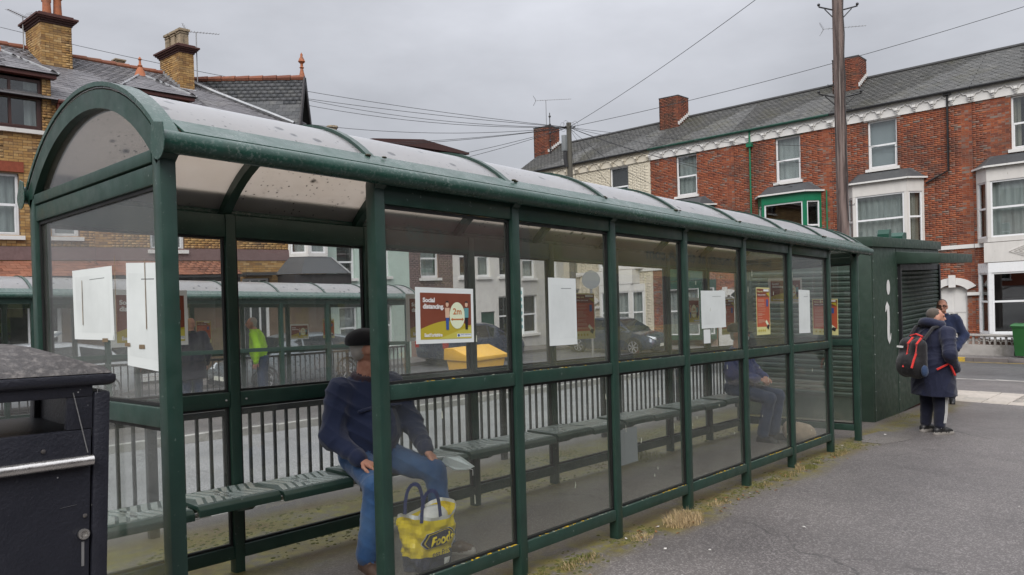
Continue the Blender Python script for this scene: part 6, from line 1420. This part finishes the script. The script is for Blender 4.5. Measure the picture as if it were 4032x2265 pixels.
b6 = (8.55, 14.72, gzf(8.55, 14.72)); standing('person', 'grey haired person in bright hi vis jacket inside the island shelter', b6, R(140), 1.84, dict(coat='hi vis', legs='dark jeans', shoe='shoe black', sole='shoe black'), yaw=R(10), hair='grey hair', girth=1.1, hem=.80, lean=.22, arms='down', vox=.012)
# ------------------------------------------------------------------ telegraph poles, wires, aerials
def pole(label, x, y, h, r0, r1, m, steps=True, lean=0.):
    z = gzf(x, y) - .12; t = thing('telegraph_pole', label, 'telegraph pole'); b = MB(); n = 12
    b.tube([(x + lean * k / n, y, z - .3 + (h + .3) * k / n) for k in range(n + 1)], [r0 + (r1 - r0) * k / n for k in range(n + 1)], 16); b.build('shaft', m, t, smooth=True)
    if steps:
        for k in range(9):
            zz = z + 2.6 + k * .62; s = 1 if k % 2 else -1; r = r0 + (r1 - r0) * (zz - z) / h; ux, uy = .665 * s, -.746 * s
            p = (x + lean * (zz - z) / h, y); b = MB(); b.tube([(p[0] + ux * r * .6, p[1] + uy * r * .6, zz), (p[0] + ux * (r + .16), p[1] + uy * (r + .16), zz), (p[0] + ux * (r + .16), p[1] + uy * (r + .16), zz + .04)], .011, 5); b.build('climbing_step', 'black metal', t)
    return t, z
bp1, z = pole('stout weathered telegraph pole rising behind the kiosk', 20.72, 6.87, 11.5, .165, .125, 'pole wood', True, -.12)
for zz, l in ((6.2, .55), (8.45, .5)):
    for s in (-1, 1):
        b = MB(); ux, uy = .665 * s, -.746 * s; b.tube([(20.66, 6.87, zz), (20.66 + ux * l, 6.87 + uy * l, zz + .12)], .02, 5); b.tube([(20.66, 6.87, zz - .3), (20.66 + ux * l * .7, 6.87 + uy * l * .7, zz + .06)], .014, 5); b.ball((20.66 + ux * l, 6.87 + uy * l, zz + .17), .04, 8, 5); b.build('cross_arm', 'black metal', bp1)
b = MB(); b.tube([(20.56, 6.72, 3 + .6 * k + .0) if k % 2 else (20.58, 6.70, 3 + .6 * k) for k in range(11)], .012, 5); b.build('cable', 'wire', bp1)
PX, PY, PT = 27.2, 20.66, 8.6
bp2, z = pole('thinner telegraph pole with cable box fanning wires over the terrace', PX, PY, PT - (gzf(PX, PY) - .12), .16, .11, 'old pole', False)
b = MB(); b.box(PX - .28, PX - .08, PY + .02, PY + .22, PT - 1.25, PT - .55); b.build('cable_box', 'paper grey', bp2, .02); b = MB(); b.tube([(PX - .16, PY + .1, PT - 1.25), (PX - .18, PY + .1, PT - 1.6), (PX - .14, PY + .06, PT - 1.95)], .09, 8); b.build('cable_coil', 'wire', bp2, smooth=True)
b = MB()
for k in range(6):
    a = k * 1.05; b.tube([(PX, PY, PT - .25), (PX + .22 * math.cos(a), PY + .22 * math.sin(a), PT - .22)], .012, 4); b.ball((PX + .24 * math.cos(a), PY + .24 * math.sin(a), PT - .2), .04, 6, 4)
for k in range(4): a = k * 1.7; b.tube([(PX + .3 * math.cos(a) + .2 * math.cos(t), PY + .3 * math.sin(a), PT - .15 + .2 * math.sin(t)) for t in lsp(0, 6.2, 12)], .006, 4)
b.build('insulator', 'wire', bp2)
def wire(p, q, sag=.25, r=.011):
    n = 14; b = MB(); b.tube([tuple(np.array(p) * (1 - k / n) + np.array(q) * k / n - np.array((0, 0, sag * 4 * k / n * (1 - k / n)))) for k in range(n + 1)], r, 4); o = b.build('overhead_wire', 'wire')
    return o
WG = 'overhead telephone wires'
top = (PX, PY, PT - .2)
for q, l in (((10.6, 39.35, 13.5), 'topmost thin wire passing behind the tall chimney of the brown dormer house'), ((10.6, 39.4, 12.8), 'second thin wire passing behind the tall chimney of the brown dormer house'), ((19.05, 32.84, 11.05), 'upper wire ending behind the dark slate gable wing'), ((19.05, 32.84, 10.75), 'middle wire ending behind the dark slate gable wing'), ((19.4, 32.4, 9.6), 'lowest wire ending behind the dark slate gable wing')): tag(wire(top, q, .45), l, 'wire', WG)
for q in ((22.8, 28.6, 8.3), (22.8, 28.6, 8.2), (25.0, 29.1, 7.6), (25.2, 28.9, 7.3)): tag(wire(top, q, .12), 'thin black wire from the cable box pole to the low corner houses', 'wire', WG)
for u, zz, l in ((6.6, 6.2, 'the wall above the arched white door'), (9.9, 6.0, 'the house with the tall white bay'), (14.9, 6.6, 'the green drainpipe'), (18.6, 6.3, 'the edge of the red and cream brick'), (23.2, 6.0, 'the joint of the two cream houses'), (20.2, 5.6, 'the cream house window'), (12.0, 5.4, 'the corner of the green bay window')): tag(wire(top, TT(u, .12, zz), .3, .009), 'thin wire from the cable box pole to ' + l, 'wire', WG)
tag(wire(top, (20.6, 6.87, 10.3), .2), 'thin black wire climbing from the cable box pole to the stout pole', 'wire', WG)
tag(wire(top, (34, 3, 11.5), .3), 'thin black wire running up over the terrace roof', 'wire', WG)
def aerial(label, x, y, z0, mast, boom, dirv, n=14, panel=True, up=.0):
    t = thing('television_aerial', label, 'aerial'); b = MB(); b.tube([(x, y, z0), (x, y, z0 + mast)], .018, 6); b.build('mast', 'aerial metal', t)
    d = Vector((*dirv, up)).normalized(); sd = d.cross(Vector((0, 0, 1))).normalized(); o = Vector((x, y, z0 + mast)); b = MB(); b.tube([tuple(o - d * boom * .3), tuple(o + d * boom * .7)], .013, 5); b.build('boom', 'aerial metal', t)
    b = MB()
    for k in range(n): p = o + d * boom * (-.15 + .85 * k / (n - 1)); l = .13 - .05 * k / n; b.tube([tuple(p - sd * l), tuple(p + sd * l)], .006, 4)
    if panel:
        p = o - d * boom * .28
        for s in (-1, 1):
            for k in range(4): e = p - d * .04 * k + Vector((0, 0, s * (.05 + .06 * k))); b.tube([tuple(e - sd * .17), tuple(e + sd * .17)], .005, 4)
            b.tube([tuple(p), tuple(p - d * .15 + Vector((0, 0, s * .28)))], .009, 4)
    b.build('elements', 'aerial metal', t); return t
aerial('long television aerial on a mast over the corner chimney', 33.5, 27.0, 9.6, 2.1, 2.0, (.6, -.8)); aerial('television aerial bolted beside the triple chimney pots', 13.05, 26.25, 9.0, 1.75, 1.1, (.95, -.3), 10, True, .05)
aerial('television aerial at the chimney edge above the brown dormer', 8.0, 27.4, 9.3, 1.1, .9, (-.7, -.5), 10); aerial('tall aerial mast behind the stout telegraph pole', 33.3, 11.2, 8.6, 3.3, 1.7, (.5, -.85), 12, True)
t = thing('chimney_bracket', 'black steel aerial bracket on the corner chimney of the terrace', 'bracket'); b = MB(); b.tube([(33.3, 26.6, 8.6), (33.3, 26.6, 10.9)], .025, 6); b.build('mast', 'black metal', t); b = MB()
for k in range(5): b.ball((33.3, 26.6, 8.9 + .45 * k), .07, 6, 4)
b.build('clamp', 'black metal', t)

# ------------------------------------------------------------------ vehicles
def car(label, x, y, yaw, paint, kind='estate', L=4.45, Wd=1.8, Ht=1.48):
    t = thing('parked_car', label, 'car', 'cars parked on the streets'); z = gzf(x, y) - .12
    c, s = math.cos(yaw), math.sin(yaw); T = lambda u, v, h: (x + u * c - v * s, y + u * s + v * c, z + h)
    hl = L / 2; k = Ht / 1.48
    st = [(-hl, .52, .80, .86), (-hl + .06, .34, .98, .93), (-hl + .35, .24, 1.02, .97), (-1.45, .2, .98, .99), (-.6, .2, .95, 1.0), (.4, .2, .93, 1.0), (.95, .2, .92, .99), (1.55, .22, .84, .97), (hl - .22, .26, .72, .90), (hl - .05, .34, .60, .80), (hl, .42, .54, .70)]
    b = MB(T); secs = []
    for u, zl, zh, w_ in st:
        h = Wd / 2 * w_; secs.append([(u, -h * .92, zl), (u, -h, zl + .12), (u, -h * .985, (zl + zh) / 2 + .05), (u, -h * .93, zh * k), (u, -h * .6, zh * k + .03), (u, h * .6, zh * k + .03), (u, h * .93, zh * k), (u, h * .985, (zl + zh) / 2 + .05), (u, h, zl + .12), (u, h * .92, zl)])
    b.loft(secs); b.build('body', paint, t, smooth=True)
    rear = -hl + .32 if kind == 'estate' else -1.75
    gs = [(rear, .99, .97, .86), (rear + .35, 1.34, .94, .74), (-.9, 1.47, .92, .70), (.0, 1.48, .92, .70), (.45, 1.40, .92, .72), (1.15, .98, .91, .84)]
    b = MB(T); secs = []
    for u, zt, wb_, wt in gs:
        h0, h1 = Wd / 2 * wb_, Wd / 2 * wt; secs.append([(u, -h0, .9 * k), (u, -h1, zt * k - .03), (u, -h1 * .8, zt * k), (u, h1 * .8, zt * k), (u, h1, zt * k - .03), (u, h0, .9 * k)])
    b.loft(secs); cb = b.build('cabin', paint, t, smooth=True)
    for sd in (-1, 1):          # side glass in three lights, screens
        for (ua, ub, za, zb, zc, zd) in ((rear + .28, -.95, .98, .98, 1.38, 1.24), (-.88, .0, .98, .98, 1.40, 1.385), (.06, .98, .97, .975, 1.38, 1.02)):
            def pt(u, h): 
                f = np.interp(u, [g[0] for g in gs], [Wd / 2 * g[2] for g in gs]); g_ = np.interp(u, [g[0] for g in gs], [Wd / 2 * g[3] for g in gs]); zt = np.interp(u, [g[0] for g in gs], [g[1] for g in gs]); return (u, sd * (f + (g_ - f) * min(1, max(0, (h - .9) / (zt - .93))) + .006), h * k)
            b = MB(T); b.poly([pt(ua, za), pt(ub, zb), pt(ub, zd if ub > .5 else 1.385 if ub < .5 else zd), pt(ua, zc if ua > rear + .5 else 1.24)]); b.build('side_window', 'car glass', t, flip=False)
    b = MB(T); w0, w1 = Wd / 2 * .80, Wd / 2 * .62; b.poly([(1.16, -w0, 1.0 * k), (1.16, w0, 1.0 * k), (.49, w1, 1.395 * k), (.49, -w1, 1.395 * k)]); b.build('windscreen', 'car glass', t, flip=False)
    b = MB(T); b.poly([(rear - .012, -w0, 1.03 * k), (rear - .012, w0, 1.03 * k), (rear + .31, w1, 1.32 * k), (rear + .31, -w1, 1.32 * k)]); b.build('rear_window', 'car glass', t, flip=False)
    for u in (-1.35, 1.35):
        for sd in (-1, 1):
            b = MB(T); wh = Wd / 2 - .02; r = .325; n = 20
            secs = [[(u + rr * math.cos(2 * math.pi * q / n), sd * yy, .325 + rr * math.sin(2 * math.pi * q / n)) for q in range(n)] for rr, yy in ((.22, wh - .2), (.31, wh - .2), (.325, wh - .15), (.325, wh - .03), (.305, wh), (.23, wh + .002))]
            b.loft(secs); w_ = b.build('wheel', 'tyre', t, smooth=True)
            b = MB(T); secs = [[(u + rr * math.cos(2 * math.pi * q / n), sd * yy, .325 + rr * math.sin(2 * math.pi * q / n)) for q in range(n)] for rr, yy in ((.235, wh - .01), (.235, wh + .008), (.215, wh + .008), (.21, wh - .04))]; b.loft(secs, cap=False)
            for q in range(7): a = 2 * math.pi * q / 7; b.bar((u, sd * (wh + .0), .325), (u + .215 * math.cos(a), sd * (wh + .004), .325 + .215 * math.sin(a)), .045, .02, (0, 1, 0))
            b.ball((u, sd * wh, .325), (.05, .015, .05), 8, 4); b.build('rim', 'alloy', w_)
            b = MB(T); secs = [[(u + rr * math.cos(a), sd * yy, .325 + rr * math.sin(a)) for a in lsp(0, math.pi, 12)] for rr, yy in ((.36, wh + .015), (.40, wh + .02), (.40, wh - .1), (.36, wh - .1))]; b.loft(secs, cap=False); b.build('wheel_arch', 'bumper', t)
    for sd in (-1, 1):
        b = MB(T); b.prism([(hl - .35, sd * .62, .70), (hl - .10, sd * .56, .62), (hl - .09, sd * .40, .60), (hl - .12, sd * .42, .70), (hl - .34, sd * .70, .77)], (.03, sd * .03, .02)); b.build('headlight', 'head lamp', t)
        b = MB(T); b.box(-hl - .005, -hl + .1, sd * .72 - .1, sd * .72 + .1, .70, .95); b.build('tail_light', 'tail lamp', t)
        b = MB(T); b.ball((.85, sd * (Wd / 2 + .06), 1.0), (.06, .09, .07), 8, 5); b.build('mirror', paint, t, smooth=True)
    b = MB(T); b.box(hl - .03, hl + .012, -.26, .26, .36, .47); b.build('number_plate', 'plate', t); b = MB(T); b.box(hl - .12, hl - .004, -.6, .6, .22, .34); b.build('bumper', 'bumper', t)
    return t
car('blue grey estate car parked by the cream houses', 26.75, 18.1, R(-90), 'car blue'); car('white car under the gull, parked beyond the island shelter', 5.5, 19.6, R(180), 'car white'); car('silver car parked in front of the yellow brick houses', 12.4, 19.8, R(180), 'car silver'); car('dark car parked close to the corner of the side street', 20.4, 20.2, R(0), 'car blue', L=4.3)
# gull on the white car
zc = gzf(5.5, 19.6) - .12 + 1.48; gx, gy = 6.05, 19.55; gu = thing('gull', 'white and grey gull standing on the white car roof', 'gull'); b = Body().grp('g', .03)
b.ell((0, 0, .17), (.19, .075, .08), 'gull white', 0, .25).ell((-.08, 0, .19), (.17, .07, .045), 'gull grey', 0, .2).cap((.12, 0, .2), (.17, 0, .31), .045, .035, 'gull white').ell((.185, 0, .335), (.05, .038, .04), 'gull white'); b.grp('k', .005); b.cap((.225, 0, .33), (.285, 0, .315), .014, .006, 'beak')
for s in (-1, 1): b.cap((.0, s * .03, .11), (.02, s * .03, 0), .009, .009, 'beak')
obj_from('body', b.mesh(.008), place((gx, gy, zc), R(165)), gu)
# double deck buses standing behind the viewpoint, seen as reflections
def bus(label, x0, x1, y, body, panel, words, group):
    t = thing('double_deck_bus', label, 'bus', group); L = x1 - x0; zg = lambda x: gzf(x, -2) - .02; z0 = zg((x0 + x1) / 2); S = lambda x, v, h: (x, y - v, z0 + h - .0405 * (x - (x0 + x1) / 2))
    b = MB(S); b.box(x0, x1, 0, 2.5, .3, 4.25); b.build('body', body, t, .12)
    b = MB(S); b.box(x0 + .3, x1 - .3, -.012, .02, 2.62, 3.05); b.build('advert_panel', panel, t)
    n = 7
    for k in range(n):
        a = x0 + .35 + (L - .7) * k / n; c = a + (L - .7) / n - .09
        for z1, z2 in ((1.25, 2.35), (3.2, 4.0)): b = MB(S); b.box(a, c, -.006, .02, z1, z2); b.build('window', 'car glass', t)
    for u in (x0 + 2.2, x1 - 2.6):
        b = MB(S); b.tube([(u, -.02, .48), (u, .3, .48)], .48, 20); b.build('wheel', 'tyre', t, smooth=True)
    fr = plane_frame(S(x1 - .6, 0, 2.62), (-1, 0, .0405), (0, 0, 1), (0, 1, 0))
    for key, a, w_, h_, z_ in words: put_text(key, fr, a, z_, w_, h_, .016, 'poster black' if panel == 'bus gold' else 'paper grey', t)
    return t
bus('olive and gold double deck bus standing behind the camera', 11.4, 22.4, -2.75, 'bus olive', 'bus gold', (('join', .4, 1.8, .27, .09), ('month', 2.6, 4.5, .27, .09)), 'buses standing behind the viewpoint')
bus('dark grey double deck bus with maroon advert standing behind the camera', -.3, 10.8, -2.75, 'bus grey', 'bus maroon', (('fare', 1.6, .8, .26, .08),), 'buses standing behind the viewpoint')

# ------------------------------------------------------------------ grit bin, signs, weeds and litter
x, y = 13.4, 13.2; z = gzf(x, y); gb = thing('grit_bin', 'yellow plastic grit bin with sloping lid on the island', 'grit bin'); b = MB(); b.loft([[(x + sx * a, y + sy * c, z + h) for sx, sy in ((-1, -1), (1, -1), (1, 1), (-1, 1))] for a, c, h in ((.50, .34, .02), (.60, .42, .66))]); b.build('body', 'grit yellow', gb, .03)
b = MB(); b.prism([(x - .65, y - .47, z + .665), (x - .65, y + .47, z + .665), (x - .65, y + .45, z + .95), (x - .65, y + .15, z + .97), (x - .65, y - .47, z + .76)], (1.3, 0, 0)); b.build('lid', 'grit yellow', gb, .03)
def sign(label, x, y, h, kind):
    z = gzf(x, y); t = thing('road_sign', label, 'road sign'); b = MB(); b.tube([(x, y, z - .1), (x, y, z + h)], .038, 8); b.build('pole', 'galvanised', t, smooth=True)
    d = Vector((x, y, 0)).normalized(); sd = Vector((-d.y, d.x, 0)); b = MB(); n = 20
    if kind == 'round': pts = [Vector((x, y, z + h - .32)) - d * .05 + sd * .3 * math.cos(2 * math.pi * k / n) + Vector((0, 0, .3 * math.sin(2 * math.pi * k / n))) for k in range(n)]
    else: pts = [Vector((x, y, z)) - d * .05 + sd * a + Vector((0, 0, q)) for a, q in ((-.12, h - 1.1), (.12, h - 1.1), (.12, h), (-.12, h))]
    b.prism([tuple(p) for p in pts], tuple(d * .006)); b.build('plate', 'paper grey' if kind == 'round' else 'paper', t)
    if kind != 'round':
        b = MB()
        for k in range(6): q = h - .12 - .16 * k; b.prism([tuple(Vector((x, y, z)) - d * .056 + sd * a + Vector((0, 0, q + e))) for a, e in ((-.09, -.04), (.09, -.04), (.09, .04), (-.09, .04))], tuple(-d * .002))
        b.build('print', 'poster teal', t)
sign('round grey sign back on a post near the blue grey car', 20.6, 14.9, 3.05, 'round'); sign('narrow white stop flag with teal letters past the grit bin', 13.6, 11.95, 2.35, 'flag')
def tuft(label, x, y, n, hmax, m, rad, along=None):
    V = []; F = []
    for i in range(n):
        a, r = random.uniform(0, 6.28), rad * math.sqrt(random.random()); bx, by = x + r * math.cos(a), y + r * math.sin(a) * .6
        if along:
            bx = random.uniform(*along)
            while math.sin(3.7 * bx) + math.sin(9.1 * bx + 2) + .6 * math.sin(23 * bx) < .5: bx = random.uniform(*along)
        bz = gzf(bx, by); h = hmax * random.uniform(.4, 1) * (1 - .5 * r / rad); w_ = random.uniform(.0015, .003)
        an = random.uniform(0, 6.28); lx, ly = random.gauss(0, .35) * h, random.gauss(0, .35) * h; k = len(V)
        V += [(bx - w_ * math.cos(an), by - w_ * math.sin(an), bz - .005), (bx + w_ * math.cos(an), by + w_ * math.sin(an), bz - .005), (bx + lx * .4 + w_ * .7, by + ly * .4, bz + h * .6), (bx + lx * .4 - w_ * .7, by + ly * .4, bz + h * .6), (bx + lx, by + ly, bz + h), (bx + lx - .0005, by + ly, bz + h)]
        F += [(k, k + 1, k + 2, k + 3), (k + 3, k + 2, k + 4, k + 5)]
    o = rnd_mesh('grass_tuft', V, F, m, smooth=False); o['kind'] = 'stuff'; return tag(o, label, 'grass')
tuft('tuft of dry straw coloured grass at the shelter post', 5.32, 3.02, 620, .13, 'dry grass', .22); tuft('small green weed tuft by the far shelter posts', 7.95, 3.06, 260, .07, 'green grass', .17); tuft('thin dry tuft beside the shelter post near the kiosk', 7.82, 3.08, 120, .10, 'dry grass', .08)
tuft('sparse dead grass blades near the middle shelter post', 5.95, 3.07, 90, .06, 'dry grass', .1); tuft('sparse weeds at the post beside the carrier bag bay', 4.75, 3.04, 120, .05, 'dry grass', .12)
tuft('green weeds growing under the bench near the masked person', 7.5, 4.75, 420, .09, 'green grass', .35); tuft('low weeds at the foot of the kiosk', 12.6, 3.44, 200, .06, 'green grass', .4)
tuft('low straggling weeds growing along the shelter base', 5, 3.07, 2600, .05, 'green grass', .10, (2.6, 9.7)); tuft('short dead grass blades along the shelter base', 5, 3.05, 1100, .055, 'dry grass', .09, (2.6, 9.7))
# moss cushions along both long sides of the shelter
V = []; b = MB()
for i in range(4200):
    if i < 1300: x = random.uniform(2.3, 10.2); y = 3.12 + random.gauss(0, .085); ok = math.sin(2.1 * x) + math.sin(5.3 * x + 1) > -.3
    else: x = random.uniform(1.2, 10.2); y = random.uniform(4.7, 5.85); ok = math.sin(3.1 * x + 2 * y) + math.sin(7 * y - 2 * x) > -.2
    if not ok: continue
    r = random.uniform(.004, .015); b.ball((x, y, gzf(x, y)), (r * random.uniform(.8, 1.8), r, r * random.uniform(.3, .6)), 5, 4)
o = b.build('moss', 'moss', smooth=True, kind='stuff'); tag(o, 'low cushions of moss along the edges of the shelter floor', 'moss')
b = MB()
for i in range(14):
    x, y = random.uniform(2.6, 11), random.choice((random.gauss(3.05, .12), random.uniform(.9, 3.0)))
    z = gzf(x, y); r = random.uniform(.006, .02); a = random.uniform(0, 3); pts = [(x + r * math.cos(a + q) * random.uniform(.6, 1.3), y + r * math.sin(a + q), z + .004 + random.uniform(0, .008)) for q in (0, 1.5, 3, 4.6)]; b.prism(pts, (0, 0, .002))
o = b.build('litter', 'chewed litter', kind='stuff'); tag(o, 'scattered scraps of pale litter on the asphalt', 'litter')
b = MB()
for i in range(40):
    x, y = random.uniform(3.4, 9), random.gauss(3.03, .1); z = gzf(x, y); r = random.uniform(.012, .03); a = random.uniform(0, 3); b.prism([(x + r * math.cos(a), y + r * math.sin(a), z + .006), (x - r * .4 * math.sin(a), y + r * .4 * math.cos(a), z + .015), (x - r * math.cos(a), y - r * math.sin(a), z + .006), (x + r * .4 * math.sin(a), y - r * .4 * math.cos(a), z + .01)], (0, 0, .0015))
o = b.build('fallen_leaves', 'dead leaf', kind='stuff'); tag(o, 'brown fallen leaves at the foot of the shelter posts', 'leaves')

# ------------------------------------------------------------------ settle origins at the base of each thing
bpy.context.view_layer.update()
for o in [q for q in bpy.data.objects if q.parent is None and q.type in ('EMPTY', 'MESH') and q.get('kind') != 'structure']:
    pts = []
    def rec(q):
        if q.type == 'MESH':
            m = np.array(q.matrix_world); bbx = np.array([tuple(c) for c in q.bound_box]); pts.append(bbx @ m[:3, :3].T + m[:3, 3])
        for c in q.children: rec(c)
    rec(o)
    if not pts: continue
    P_ = np.concatenate(pts); base = Vector(((P_[:, 0].min() + P_[:, 0].max()) / 2, (P_[:, 1].min() + P_[:, 1].max()) / 2, P_[:, 2].min()))
    if o.type == 'MESH': o.data.transform(Matrix.Translation(-base))
    o.location = base
    for c in o.children: c.matrix_parent_inverse = Matrix.Translation(-base)
